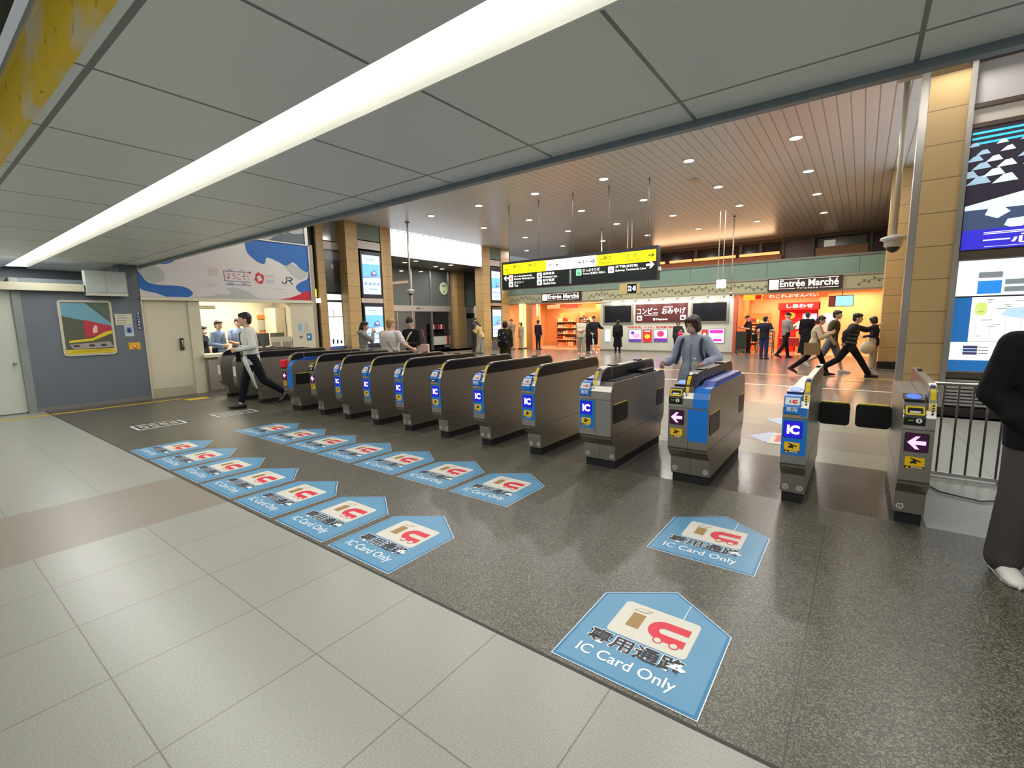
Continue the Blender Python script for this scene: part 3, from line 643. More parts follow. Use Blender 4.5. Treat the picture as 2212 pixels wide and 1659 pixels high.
# ================================================================ shop front wall
YS = 20.9
TEAL = NT('teal_balcony_glass', .15); TEAL.base(TEAL.mix(TEAL.line(0, -.2, 2.9, .03), rgb(120, 146, 132), rgb(92, 112, 104))); TEAL = TEAL.m
struct('wall_balcony_front', MB().box(-15.75, YS-.05, 2.98, .6, YS+.05, 3.60, TEAL))
struct('trim_balcony_rail', MB().box(-15.75, YS-.09, 3.58, .6, YS+.09, 3.66, mat('balcony_rail', (104, 108, 100), .35, .4)))
struct('trim_balcony_ledge', MB().box(-15.75, YS-.1, 2.90, .6, YS+.05, 2.98, mat('ledge_grey', (132, 136, 124), .5)))
struct('floor_gallery', MB().box(-15.75, YS+.05, 2.62, .6, 27.6, 2.9, mat('gallery_floor', (110, 90, 70), .4)))
VINE = mat('fascia_pale_green', (168, 168, 136), .5, noise=.05, nscale=3)
struct('wall_fascia', MB().box(-15.75, YS-.06, 2.44, .6, YS+.2, 2.90, VINE))
mb = MB(); fr = FY(YS-.064); LF = mat('vine_print', (84, 84, 62), .6); rnd = random.Random(3)
x = -15.6
while x < .5:
    if not (-13.8 < x < -11.0 or -3.2 < x < -.4):
        pts = [(x+.07*i, 2.66+.07*math.sin((x+.07*i)*4.2)) for i in range(5)]
        for a, b in zip(pts[:-1], pts[1:]): mb.flat(fr, [(a[0], a[1]-.008), (b[0], b[1]-.008), (b[0], b[1]+.008), (a[0], a[1]+.008)], 0, LF)
        for k in range(2):
            u = x+.14*k+.03; v = 2.66+.07*math.sin(u*4.2)+(.055 if k else -.055); an = rnd.uniform(0, 3)
            mb.flat(fr, [(u+.055*math.cos(an+q)*(1 if j % 2 == 0 else .6), v+.05*math.sin(an+q)*(1 if j % 2 == 0 else .6)) for j, q in enumerate([i*math.pi/3 for i in range(6)])], .001, LF)
    x += .28
mb.build('fascia_vine_print')['kind'] = 'structure'
struct('trim_lintel', MB().box(-15.75, YS-.05, 2.38, .6, YS+.2, 2.44, mat('lintel_steel', (150, 140, 120), .4, .3)))
# ---- kiosk wall
KW = mat('kiosk_white', (198, 200, 184), .45)
struct('wall_kiosk', MB().box(-10.2, YS-.02, .05, -4.24, YS+.35, 2.40, KW)); struct('baseboard_kiosk', MB().box(-10.2, YS-.03, 0, -4.24, YS+.3, .06, mat('kiosk_base', (120, 116, 100), .5)))
struct('trim_18', MB().box(-10.2, YS-.06, 2.30, -4.24, YS+.0, 2.42, mat('kiosk_cornice', (206, 206, 190), .4)))
def wallscreen(label, x0, z0, x1, z1):
    t = thing('wall_screen', label, 'screen', ((x0+x1)/2, YS-.02, z0)); w = (x1-x0)/2; h = z1-z0
    MB().box(-w-.09, -.05, -.07, w+.09, 0, h+.07, mat('screen_steel', (150, 148, 136), .4, .5)).build('frame', t); MB().box(-w, -.058, 0, w, -.05, h, mat('dead_screen', (26, 27, 32), .15)).build('screen', t)
wallscreen('black switched-off screen on the left of the white kiosk wall', -9.95, 1.35, -8.62, 2.12); wallscreen('black switched-off screen on the right of the white kiosk wall', -5.85, 1.35, -4.50, 2.11)
t = thing('kiosk_sign', 'dark brown lit sign with white Japanese lettering between two black screens', 'sign', (-7.235, YS-.02, 1.34))
BRN = mat('sign_brown', (84, 38, 38), .4); LT = lit('lit_lettering', (248, 246, 240), .95)
MB().box(-1.17, -.05, 0, 1.17, 0, .81, BRN).build('board', t)
mb = MB(); fr = FY(YS-.072); fr.o -= Vector((-7.235, YS-.02, 1.34))
mb.txt('コンビニ', fr, -8.33, 1.70, -7.37, 1.98, 0, LT, .015); mb.rect(fr, -8.0, 1.645, -7.37, 1.665, 0, LT); mb.txt('おみやげ', fr, -7.18, 1.68, -6.15, 1.96, 0, LT, .015); mb.rect(fr, -7.1, 1.98, -6.7, 2.01, 0, LT)
for u in (-8.33, -6.37):
    mb.flat(fr, rrect(u, 1.42, u+.24, 1.635, .02), 0, LT); mb.flat(fr, [(u+.05, 1.46), (u+.2, 1.46), (u+.2, 1.5), (u+.05, 1.6)], .001, BRN)
mb.disc(fr, -7.52, 1.465, .05, .06, 0, LT, 14); mb.txt('Heart-in', fr, -7.42, 1.42, -6.92, 1.51, 0, LT, .02)
mb.build('lettering', t)
mb = MB(); fr = FY(YS-.024)
mb.txt('大阪名物 絹笠「とん蝶」 老舗和菓子店の味', fr, -8.83, 1.06, -6.5, 1.16, 0, RED, .03); tag(mb.build('kiosk_slogan'), 'row of small red Japanese letters on the white wall above the posters', 'lettering')
def poster(label, x0, z0, x1, z1, base, draw):
    t = thing('lit_poster', label, 'poster', ((x0+x1)/2, YS-.02, z0)); w = (x1-x0)/2; h = z1-z0
    MB().box(-w-.02, -.02, -.02, w+.02, 0, h+.02, STEEL2).build('frame', t); mb = MB(); fr = FY(-.022); mb.rect(fr, -w, 0, w, h, 0, base); draw(mb, fr, w, h); mb.build('print', t)
LV = lit('lit_lavender', (206, 188, 246), .9); LM = lit('lit_magenta', (232, 40, 150), .9); LR = lit('lit_red', (214, 30, 40), .7); LY = lit('lit_yellow_food', (238, 176, 50), .8); LP = lit('lit_purple', (84, 56, 150), .7)
poster('lavender poster with a food dish, leftmost of the lit posters on the kiosk wall', -8.71, .45, -8.13, .99, LV, lambda mb, fr, w, h: (mb.rect(fr, -w, 0, w, h*.22, .001, LP), mb.disc(fr, .05, h*.5, w*.6, h*.2, .002, lit('lit_rose', (214, 150, 190), .8), 12), mb.disc(fr, -.12, h*.75, w*.3, h*.14, .003, LP, 10)))
poster('narrow red poster with a yellow dish on the kiosk wall', -8.03, .44, -7.64, .99, LR, lambda mb, fr, w, h: (mb.disc(fr, 0, h*.45, w*.7, h*.2, .001, LY, 12), mb.rect(fr, -w*.7, h*.85, w*.7, h*.92, .001, LT)))
poster('lavender poster with a round red sweet on the kiosk wall', -7.52, .46, -6.93, .99, LV, lambda mb, fr, w, h: (mb.disc(fr, 0, h*.66, w*.55, h*.26, .001, lit('lit_maroon', (170, 60, 96), .8), 16), mb.rect(fr, -w, 0, w, h*.24, .001, LP), mb.rect(fr, -w, h*.24, w, h*.3, .001, LM)))
poster('small red poster behind the head of the woman in the blue blouse', -5.44, .60, -5.24, .98, LR, lambda mb, fr, w, h: mb.disc(fr, 0, h*.5, w*.6, h*.2, .001, LT, 10))
poster('white and magenta poster under the right black screen', -5.17, .44, -4.56, 1.01, LV, lambda mb, fr, w, h: (mb.rect(fr, -w*.85, h*.7, w*.85, h*.95, .001, LM), mb.flat(fr, [(-w*.6, h*.3), (w*.7, h*.3), (0, h*.6)], .001, lit('lit_ice', (190, 196, 240), .9)), mb.rect(fr, -w*.4, h*.12, w*.7, h*.28, .001, LM)))
tag(MB().box(-9.93, YS-.06, .45, -9.68, YS-.02, 1.0, lit('lit_white_board', (240, 240, 238), .9)).build('light_board'), 'small lit white board on the left of the kiosk wall beside the black coat', 'light board')
mb = MB()
for i in range(9):
    u = -9.5+.62*i; t = thing('sign_spotlight', 'small white spotlight in the row above the kiosk screens', 'spotlight', (u, YS-.06, 2.34), 0, 'kiosk sign spotlights')
    MB().tube([(0, 0, 0), (0, -.42, .05)], .012, WHITE, 6).build('arm', t); MB().tube([(0, -.45, .05), (0, -.37, -.05)], [.03, .045], WHITE, 10).build('head', t)
    area('spot_lamp', t, (0, -.365, -.06), .08, .08, 6, (1, .96, .88), (math.radians(18), 0, 0), math.pi, 'DISK')
def shopsign(label, x0, z0, x1, z1):
    t = thing('shop_sign', label, 'sign', ((x0+x1)/2, YS-.06, z0)); w = (x1-x0)/2; h = z1-z0
    MB().box(-w, -.1, 0, w, 0, h, mat('sign_dark_brown', (58, 34, 28), .4)).build('board', t)
    mb = MB(); fr = FY(-.102); k = w/1.15
    mb.flat(fr, rrect(-w+.05*k, h*.1, -w+.36*k, h*.9, .02), 0, LT); mb.rect(fr, -w+.05*k, h*.49, -w+.36*k, h*.51, .001, BRN)
    mb.txt('Entrée Marché', fr, -w+.40*k, h*.28, w-.1*k, h*.82, 0, LT, .02); mb.rect(fr, -w+.38*k, h*.88, w-.1*k, h*.91, 0, LT)
    mb.txt('アントレマルシェ', fr, -w+.95*k, h*.07, -w+1.6*k, h*.2, 0, LT, .02); mb.rect(fr, -w+.38*k, h*.12, -w+.9*k, h*.15, 0, LT); mb.rect(fr, -w+1.65*k, h*.12, w-.1*k, h*.15, 0, LT)
    mb.build('lettering', t)
shopsign('brown shop sign with white serif lettering over the left shop opening', -13.5, 2.48, -11.2, 2.88); shopsign('brown shop sign with white serif lettering over the right shop opening', -3.03, 2.47, -.66, 2.93)
# ================================================================ left shop
WARM = mat('shop_warm_wall', (226, 170, 118), .5, noise=.08, nscale=2); WOOD = mat('shop_orange_wood', (206, 132, 78), .5, noise=.1, nscale=6)
struct('wall_shop_back', MB().box(-15.8, 24.6, 0, -10.0, 24.8, 2.7, WARM)); struct('wall_shop_side', MB().box(-15.95, 20.95, 0, -15.75, 24.8, 2.7, WARM)); struct('wall_shop_side_right', MB().box(-10.2, YS+.35, 0, -10.0, 24.8, 2.7, WARM))
struct('ceiling_shop', MB().box(-15.8, YS+.2, 2.5, -10.0, 24.8, 2.6, WARM))
def shoplight(label, x, y, sx, sy, p, c=(1, .76, .5)):
    t = thing('shop_light', label, 'ceiling light', (x, y, 2.497)); MB().box(-sx/2, -sy/2, -.06, sx/2, sy/2, 0, WHITE).build('housing', t); MB().box(-sx/2+.02, -sy/2+.02, -.066, sx/2-.02, sy/2-.02, -.06, lit('shop_glow', (255, 222, 176), 3.5)).build('diffuser', t)
    area('shop_lamp', t, (0, 0, -.08), sx, sy, p, c)
shoplight('long warm light near the front of the left shop ceiling', -12.4, 22.0, 4.0, .25, 130); shoplight('long warm light at the back of the left shop ceiling', -12.4, 23.7, 4.0, .25, 110)
t = thing('light_column', 'tall lit yellow column at the left shop entrance', 'light column', (-14.8, YS-.02, 0))
MB().box(-.18, -.1, .06, .16, .1, 2.42, lit('lit_cream_yellow', (255, 238, 150), 1.5)).build('glowing_panel', t); MB().box(-.2, -.12, 0, .2, .12, .06, BLACKM).build('base', t); MB().box(.08, -.104, .06, .15, -.1, 2.42, lit('lit_deep_yellow', (250, 206, 60), 1.3)).build('yellow_stripe', t)
struct('wall_shop_pier', MB().box(-14.6, YS-.02, 0, -14.2, YS+.4, 2.42, WOOD))
struct('wall_shop_left_bay', MB().box(-15.75, 22.2, 0, -14.6, 22.3, 2.5, WARM))
t = thing('shop_menu_board', 'lit white board with dark pictures in the left shop bay beside the pillar', 'sign', (-15.2, 22.15, 1.75))
MB().box(-.5, -.03, 0, .5, .03, .7, lit('lit_pinkish', (255, 226, 206), 1.)).build('board', t)
mb = MB()
for i in range(4): mb.rect(FY(-.032), -.45+.24*i, .06, -.26+.24*i, .34, 0, lit('lit_menu_%d' % i, ((40, 120, 110), (70, 76, 110), (206, 120, 110), (60, 60, 84))[i], .6))
mb.build('print', t)
GOODS = [mat('goods_%d' % i, c, .5) for i, c in enumerate([(236, 190, 120), (226, 96, 60), (246, 214, 150), (210, 60, 50), (240, 160, 60), (206, 170, 140), (90, 60, 70), (250, 226, 190), (226, 120, 90), (200, 200, 190)])]
def gondola(name, label, x, y, w, rz=0., n=5, d=.45, top=1.75):
    t = thing(name, label, 'shelf unit', (x, y, 0), rz)
    MB().box(-w/2, -.02, 0, w/2, .02, top+.15, WOOD).build('back_panel', t); MB().box(-w/2, -d, 0, w/2, 0, .12, WOOD).build('base', t)
    for s in (-1, 1): MB().box(s*w/2-.02, -d*.7, 0, s*w/2+.02, 0, top, WOOD).build('side_panel', t)
    zs = [.12+(top-.12)*i/n for i in range(n)]
    for z in zs[1:]: MB().box(-w/2, -d*.8, z-.03, w/2, 0, z, mat('shelf_board', (236, 176, 120), .5)).build('shelf', t)
    return zs
PK = {}
def pack(k, loc, rz, sz, label, group):
    kk = (k, sz)
    if kk not in PK:
        mb = MB(); a, b, c = sz; mb.box(-a/2, -b/2, 0, a/2, b/2, c, GOODS[k]); mb.rect(FY(-b/2-.001), -a*.35, c*.3, a*.35, c*.7, 0, GOODS[(k+3) % 10])
        PK[kk] = mb.mesh('snack_packet')
    o = bpy.data.objects.new('snack_packet', PK[kk]); COL.objects.link(o); o.location = loc; o.rotation_euler = (0, 0, rz); tag(o, label, 'packet', group)
def stock(label, gl, x, y, w, lab, grp, n=5, d=.45, top=1.75, per=7, off=0):
    zs = gondola('shelf_unit', label, x, y, w, 0, n, d, top)
    for i, z in enumerate(zs):
        for j in range(per):
            k = (i*3+j//2+off) % 10
            pack(k, (x-w/2+.06+(w-.12)*(j+.5)/per, y-d*.5, z+.001), 0, (round((w-.12)/per*.84, 3), .18, (.16, .2, .12)[(i+j//3) % 3]), lab, grp)
stock('tall shelf unit of snack packets in the left shop, right of the navy jacket', 0, -12.9, 22.6, 1.25, 'snack packet on the left shelf unit of the left shop', 'packets on the left shelf unit')
stock('tall shelf unit of snack packets in the left shop, beside the cream hoodie woman', 0, -11.5, 22.9, 1.2, 'snack packet on the right shelf unit of the left shop', 'packets on the right shelf unit', off=4)
stock('low shelf of boxes against the back wall of the left shop', 0, -14.0, 24.5, 1.2, 'box on the back shelf of the left shop', 'boxes on the back shelf', n=5, per=5, off=2)
t = thing('wall_cabinet', 'glass fronted wooden cupboard on the right of the left shop', 'cabinet', (-10.75, 22.3, 0))
MB().box(-.4, 0, 0, .4, .4, 2.3, WOOD).build('body', t); MB().box(-.36, -.01, 1.25, .36, 0, 2.2, mat('cupboard_olive_glass', (150, 126, 70), .2)).build('door', t); MB().box(-.36, -.01, .1, .36, 0, 1.2, WARM).build('door', t)
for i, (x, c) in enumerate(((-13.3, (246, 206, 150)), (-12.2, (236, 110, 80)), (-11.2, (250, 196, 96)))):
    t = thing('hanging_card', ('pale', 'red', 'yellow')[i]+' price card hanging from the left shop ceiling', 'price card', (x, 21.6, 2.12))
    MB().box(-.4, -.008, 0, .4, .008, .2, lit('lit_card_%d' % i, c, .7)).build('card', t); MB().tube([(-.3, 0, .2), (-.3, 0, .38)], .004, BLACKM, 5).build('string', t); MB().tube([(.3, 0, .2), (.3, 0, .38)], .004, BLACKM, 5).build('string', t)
# ================================================================ right shop
struct('wall_shop_right_back', MB().box(-4.3, 25.0, 0, 1.0, 25.2, 2.7, WARM)); struct('wall_shop_right_left', MB().box(-4.45, YS+.35, 0, -4.3, 25.2, 2.7, WOOD)); struct('wall_shop_right_end', MB().box(.75, YS+.2, 0, .95, 25.2, 2.7, WARM))
struct('ceiling_shop_right', MB().box(-4.4, YS+.2, 2.5, .9, 25.2, 2.6, WARM)); struct('wall_shop_right_partition', MB().box(-1.45, 22.9, 0, .75, 23.0, 2.5, mat('shop_beige_wall', (222, 176, 118), .5)))
struct('trim_19', MB().box(-4.24, YS-.03, 0, -4.12, YS+.3, 2.40, mat('orange_red_post', (196, 96, 66), .5)))
shoplight('warm ceiling light over the entrance of the right shop', -2.6, 21.8, 2.6, .22, 105); shoplight('warm ceiling light at the back of the right shop', -2.8, 24.0, 2.4, .22, 85); shoplight('bright long light over the beige wall in the right shop', -.3, 22.2, 1.6, .3, 60, (1, .8, .55))
t = thing('shop_banner', 'long row of lit white Japanese letters under the right shop ceiling', 'banner', (-2.2, 21.7, 2.2)); MB().box(-1.1, -.01, 0, 1.1, .01, .2, lit('lit_banner_orange', (236, 120, 60), .7)).build('board', t)
mb = MB(); mb.txt('わこれぷせんべい', FY(-.013), -.9, .03, .8, .17, 0, LT, .03); mb.build('lettering', t)
t = thing('shop_banner', 'lit yellow and red price banner at the left end of the right shop', 'banner', (-3.7, 21.7, 2.18)); MB().box(-.35, -.01, 0, .35, .01, .22, lit('lit_banner_yellow', (255, 206, 60), .9)).build('board', t); MB().box(.1, -.014, .02, .33, -.01, .2, LR).build('red_patch', t)
t = thing('red_stall', 'red souvenir stall with a white mountain shape in the right shop', 'stall', (-2.15, 23.4, 0))
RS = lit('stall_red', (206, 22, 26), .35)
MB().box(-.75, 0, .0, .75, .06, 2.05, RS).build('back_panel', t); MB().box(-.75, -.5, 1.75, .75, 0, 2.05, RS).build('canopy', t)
mb = MB(); mb.flat(FY(-.002), [(-.4, .95), (.55, .95), (.15, 1.28), (-.02, 1.28)], 0, lit('lit_mountain', (236, 214, 200), .6)); mb.disc(FY(-.002), -.35, 1.52, .2, .14, 0, lit('lit_orange_lamp', (250, 170, 60), 1.2), 14); mb.txt('しあわせ', FY(-.502), -.45, 1.83, .5, 1.99, 0, LT, .03); mb.build('print', t)
MB().box(.12, -.06, 1.3, .62, -.0, 1.58, lit('lit_lilac', (216, 206, 246), 1.)).build('screen', t); MB().box(-.7, -.55, 0, -.1, -.05, .75, RS).build('counter', t); MB().box(-.05, -.5, 0, .7, -.05, .85, mat('stall_wood', (196, 140, 84), .5)).build('counter', t)
t = thing('ceiling_screen', 'small lit pale blue screen hanging above the walking people', 'screen', (-.66, 21.9, 1.82))
MB().box(-.42, -.03, 0, .36, .03, .42, BLACK).build('housing', t); MB().box(-.2, -.036, .02, .34, -.03, .4, lit('lit_cyan', (150, 224, 244), 1.)).build('screen', t); MB().box(-.4, -.036, .02, -.22, -.03, .4, lit('lit_dark_red', (120, 50, 50), .5)).build('side_panel', t); MB().tube([(0, 0, .42), (0, 0, .68)], .015, BLACK, 6).build('pole', t)
t = thing('poster_board', 'pink and white lit poster on the beige wall in the right shop', 'poster', (-1.0, 22.88, .85)); MB().box(-.3, -.02, 0, .3, 0, .75, lit('lit_poster_pink', (236, 150, 150), .7)).build('board', t); MB().box(-.22, -.024, .36, .22, -.02, .7, LT).build('print', t)
stock('shelf unit of goods on the left wall of the right shop', 0, -3.6, 22.9, .9, 'packet on the left shelf unit of the right shop', 'packets in the right shop', n=5, per=5, off=1, top=1.5)
t = thing('basket_rack', 'low dark wire basket rack of packets in the right shop', 'rack', (-3.15, 21.6, 0))
for s in (-.3, .3):
    for q in (-.2, .2): MB().box(s-.015, q-.015, 0, s+.015, q+.015, .9, BLACK).build('leg', t)
for z in (.3, .58, .86): MB().box(-.32, -.22, z, .32, .22, z+.03, mat('rack_lilac_grey', (120, 112, 120), .5)).build('shelf', t)
for i in range(3):
    for j in range(3): pack((i*2+j) % 10, (-3.36+.21*j, 21.6, (.334, .614, .894)[i]), 0, (.16, .2, .14), 'packet on the low basket rack of the right shop', 'packets on the basket rack')
t = thing('serving_table', 'low wooden table with red cloth in the right shop', 'table', (-2.3, 21.9, 0))
MB().box(-.35, -.25, .6, .35, .25, .64, WOOD).build('table_top', t)
for s in (-.3, .3):
    for q in (-.2, .2): MB().box(s-.02, q-.02, 0, s+.02, q+.02, .6, WOOD).build('leg', t)
MB().box(-.34, -.255, .3, .34, -.25, .62, mat('cloth_red', (170, 30, 30), .7)).build('cloth', t)
t = thing('shop_cart', 'dark green bin on a wheeled rack at the right shop entrance', 'bin', (-3.85, 20.6, 0))
MB().rbox(-.18, -.16, .2, .16, .16, .92, mat('bin_green_black', (34, 44, 36), .5), .02).build('body', t); MB().box(-.18, -.16, .05, .16, .16, .17, mat('bin_shelf', (60, 90, 70), .5)).build('lower_shelf', t)
for s in (-.15, .13): MB().box(s-.012, -.16, 0, s+.012, .16, .2, STEEL2).build('frame', t)
# ================================================================ upper gallery
struct('wall_gallery_back', MB().box(-15.8, 27.5, 2.9, 2, 27.7, ZH, mat('gallery_dark_glass', (58, 54, 54), .12)))
t = thing('gallery_shelving', 'long warm lit wooden counter behind the upper gallery glass', 'counter', (-6.2, 27.1, 2.9))
MB().box(-3.6, -.2, 0, 2.8, .3, 1.62, mat('gallery_wood', (190, 112, 56), .45)).build('body', t)
for a, b in ((-3.5, -3.0), (-2.7, -1.5), (-1.4, .7), (.9, 2.7)): MB().box(a, -.22, 1.66, b, -.1, 1.78, lit('gallery_glow', (255, 176, 104), 1.5)).build('light_strip', t)
area('gallery_lamp', t, (-.5, -.6, 2.0), 6, .2, 80, (1, .62, .34), (math.radians(-50), 0, 0))
for i, x in enumerate((-9.6, -7.6, -5.34, -4.4, -3.4, -2.14, .1)): struct('window_%d' % (i+1), MB().box(x-.07, 27.3, 2.9, x+.07, 27.5, ZH, mat('gallery_mullion', (104, 98, 88), .4)))
struct('trim_20', MB().box(-15.8, 27.28, 5.2, 2, 27.5, ZH, mat('gallery_head', (112, 102, 90), .4)))
t = thing('gallery_door', 'dull red door panel in the upper gallery', 'panel', (-2.8, 27.48, 2.9)); MB().box(-.6, -.06, 0, .6, 0, 2.3, mat('gallery_red_brown', (112, 78, 66), .3)).build('panel', t)
t = thing('gallery_door', 'dark red door panel at the right end of the upper gallery', 'panel', (.45, 27.48, 2.9)); MB().box(-.3, -.06, 0, .14, 0, 2.3, mat('gallery_dark_red', (84, 44, 38), .3)).build('panel', t)
t = thing('gallery_kitchen_counter', 'wooden counter with a lit shop window over it at the right of the upper gallery', 'counter', (-1.0, 27.3, 2.9))
MB().box(-1.0, -.2, 0, 1.0, .1, 1.8, mat('gallery_tan_wood', (172, 122, 74), .45)).build('body', t); MB().box(-.95, .12, 1.85, .95, .15, 2.25, mat('gallery_window', (118, 116, 104), .2)).build('window', t); MB().box(-.7, .1, 1.85, -.25, .12, 2.15, lit('gallery_pale', (190, 190, 170), .5)).build('notice', t)
struct('wall_gallery_end', MB().box(.6, YS+.2, 2.9, .8, 27.6, ZH, mat('gallery_end', (120, 96, 70), .5)))
# ================================================================ right side
pil('wall_right_far', .42, 16.5, 1.3, 17.4); struct('baseboard_right_far', MB().box(.40, 16.46, 0, 1.32, 16.5, .2, BLACKM))
struct('wall_right_shop_return', MB().box(.6, 17.4, 0, .9, YS+.2, ZH, TAN))
struct('wall_right', MB().box(1.05, 9.6, 0, 1.25, 16.5, ZH, TAN))
tag(MB().box(.98, 9.9, 3.9, 1.048, 16.2, 5.2, lit('lit_white_panel', (226, 236, 244), .95)).build('lit_signboard'), 'lit white panel on the right wall, seen edge-on beside the camera pole', 'light panel')
pil('pillar_right', .56, 9.3, 1.0, 9.75, 4.95); struct('trim_21', MB().box(.47, 9.32, 0, .56, 9.5, 4.95, STEEL)); struct('trim_22', MB().box(.98, 9.26, 0, 1.04, 9.4, 4.95, STEEL))
struct('trim_beam_right', MB().box(.2, 9.2, 4.95, 4, 9.6, ZH, mat('beam_pale', (176, 168, 162), .4)))
struct('wall_right_front', MB().box(1.04, 9.42, 0, 4, 9.6, 4.95, mat('right_backing', (88, 76, 68), .5)))
BRZ = mat('bronze_bar', (96, 82, 72), .35, .5)
panel_y = lambda name, x0, z0, x1, z1, m, y=9.36: struct(name, MB().box(x0, y, z0, x1, 9.43, z1, m))
panel_y('trim_23', 1.04, 4.34, 4, 4.88, mat('pale_upper_panel', (186, 180, 178), .35)); panel_y('trim_24', 1.04, 4.08, 4, 4.28, mat('pale_lower_panel', (204, 194, 180), .35)); panel_y('trim_25', 1.02, 4.28, 4, 4.34, BRZ, 9.33); panel_y('trim_26', 1.02, 4.88, 4, 4.95, BRZ, 9.33)
panel_y('trim_27', 1.02, 4.02, 4, 4.08, BRZ, 9.33); panel_y('trim_28', .99, 2.25, 4, 2.36, BRZ, 9.31); panel_y('trim_29', 1.02, .56, 4, .64, BRZ, 9.31)
struct('baseboard_right', MB().box(.56, 9.25, 0, 4, 9.3, .12, mat('dark_skirting', (44, 38, 36), .5)))
# louvre under the map
t = thing('louvre_grille', 'grey slatted louvre grille under the lit area map', 'vent', (2.0, 9.34, .13))
MB().box(-.98, .0, 0, 2, .05, .43, mat('louvre_dark', (70, 64, 62), .5)).build('back_panel', t)
for i in range(8): MB().box(-.96, -.035, .02+.05*i, 2, .0, .05+.05*i, mat('louvre_slat', (176, 170, 168), .4, .3)).build('slat', t)
# big screen
t = thing('large_screen', 'huge lit screen showing a latticed roof over a plaza and a blue caption band', 'screen', (2.5, 9.36, 2.36))
MB().box(-1.46, -.02, 0, 1.5, .05, 1.66, BLACK).build('housing', t)
mb = MB(); fr = FY(-.024)
DKP = lit('lit_dark_plum', (40, 34, 48), .6); WLP = lit('lit_paving', (206, 216, 226), .95); CY = lit('lit_cyan_strip', (60, 190, 220), .8)
mb.rect(fr, -1.44, .02, 1.5, 1.64, 0, DKP)
for k in range(3): mb.flat(fr, [(-1.44, 1.60-.07*k), (1.5, 1.62-.05*k), (1.5, 1.60-.05*k), (-1.44, 1.57-.07*k)], .001, CY)
rnd = random.Random(11)
for r_ in range(6):
    for c_ in range(12):
        u = -1.40+.25*c_+.12*(r_ % 2)+rnd.uniform(-.03, .03); v = 1.43-.1*r_+rnd.uniform(-.02, .02); s_ = .055+.012*r_
        if u > -1.05+.1*(r_ > 3) and r_ > 3: continue
        mb.flat(fr, [(u-s_*1.3, v-s_*.4), (u+s_*.9, v-s_*.3), (u+s_*.3, v+s_*.6), (u-s_*.4, v+s_*.5)], .002, lit('lit_lattice_%d' % (c_ % 2), ((150, 176, 196), (206, 216, 226))[c_ % 2], .85))
mb.flat(fr, [(-.86, .78), (1.5, .78), (1.5, 1.02), (.3, 1.12), (-.7, 1.06)], .003, lit('lit_sky_white', (226, 240, 246), 1.1))
mb.flat(fr, [(-1.44, .5), (1.5, .46), (1.5, .78), (-.75, .78), (-1.44, .62)], .003, WLP)
mb.flat(fr, [(-.8, .76), (-.4, .74), (.2, .8), (1.5, .82), (1.5, .9), (.1, .9), (-.5, .86)], .004, lit('lit_treeline', (60, 96, 70), .6))
mb.flat(fr, [(-1.44, .28), (1.5, .28), (1.5, .5), (.2, .55), (-1.44, .56)], .004, lit('lit_shadow_blue', (62, 78, 108), .7))
for u, v in ((-1.1, .5), (-.65, .44), (-.9, .34), (-.3, .46), (.3, .4)): mb.flat(fr, [(u-.13, v-.02), (u, v-.08), (u+.12, v), (u+.05, v+.07), (u-.1, v+.06)], .005, WLP)
mb.rect(fr, -1.44, .02, 1.5, .29, .006, lit('lit_royal_blue', (52, 46, 196), .8))
mb.txt('一心寺', fr, -1.22, .07, -.4, .2, .008, LT, .02); mb.rect(fr, -1.22, .215, -.8, .225, .008, LT); mb.rect(fr, -1.22, .235, -.75, .245, .008, LT); mb.rect(fr, -1.2, .045, 0, .05, .008, LT)
mb.build('screen', t)
# area map light box
t = thing('area_map', 'large lit area map board with blue borders behind the metal railing', 'map board', (2.5, 9.36, .64))
MB().box(-1.46, -.02, 0, 1.5, .05, 1.61, STEEL).build('housing', t)
mb = MB(); fr = FY(-.024, 0, -.64); LW2 = lit('lit_board_white', (226, 232, 230), .95); LB2 = lit('lit_board_blue', (30, 100, 166), .75)
mb.rect(fr, -1.44, .66, 1.5, 2.23, 0, LW2); mb.rect(fr, -1.44, .66, 1.5, .82, .001, LB2); mb.rect(fr, -1.44, 1.08, -1.26, 1.72, .001, LB2)
mb.rect(fr, -1.26, 1.12, 1.5, 1.70, .001, lit('lit_map_paper', (228, 234, 224), .95)); mb.rect(fr, -1.44, 1.715, 1.5, 1.735, .002, SCRD); mb.rect(fr, -1.26, 1.085, 1.5, 1.09, .002, INK)
LG = lit('lit_map_green', (196, 216, 110), .9)
mb.flat(fr, rrect(-1.22, 1.46, -1.10, 1.64, .05), .002, LG); mb.flat(fr, [(-.55, 1.69), (-.2, 1.69), (-.1, 1.55), (-.3, 1.5), (-.5, 1.46), (-.55, 1.58)], .002, LG); mb.flat(fr, rrect(.0, 1.42, .5, 1.6, .08), .002, LG)
mb.flat(fr, [(-.9, 1.55), (-.62, 1.58), (-.6, 1.42), (-.72, 1.40), (-.95, 1.46)], .002, lit('lit_map_blue', (176, 204, 234), .9)); mb.flat(fr, [(-.52, 1.70), (-.5, 1.70), (-.56, 1.3), (-.7, 1.12), (-.72, 1.12), (-.58, 1.3)], .003, lit('lit_map_road', (206, 204, 196), .9))
mb.flat(fr, [(-.5, 1.4), (-.47, 1.4), (-.46, 1.5), (-.5, 1.5)], .003, lit('lit_map_pin', (240, 150, 120), .9))
rnd = random.Random(5)
for i in range(60):
    u = rnd.uniform(-1.2, .6); v = rnd.uniform(1.14, 1.68); mb.rect(fr, u, v, u+rnd.uniform(.04, .12), v+.006, .0035, INK)
for i in range(14): mb.rect(fr, -1.2+.15*i, 1.135+.03*(i % 3), -1.19+.15*i, 1.6-.05*(i % 4), .003, lit('lit_map_road', (206, 204, 196), .9))
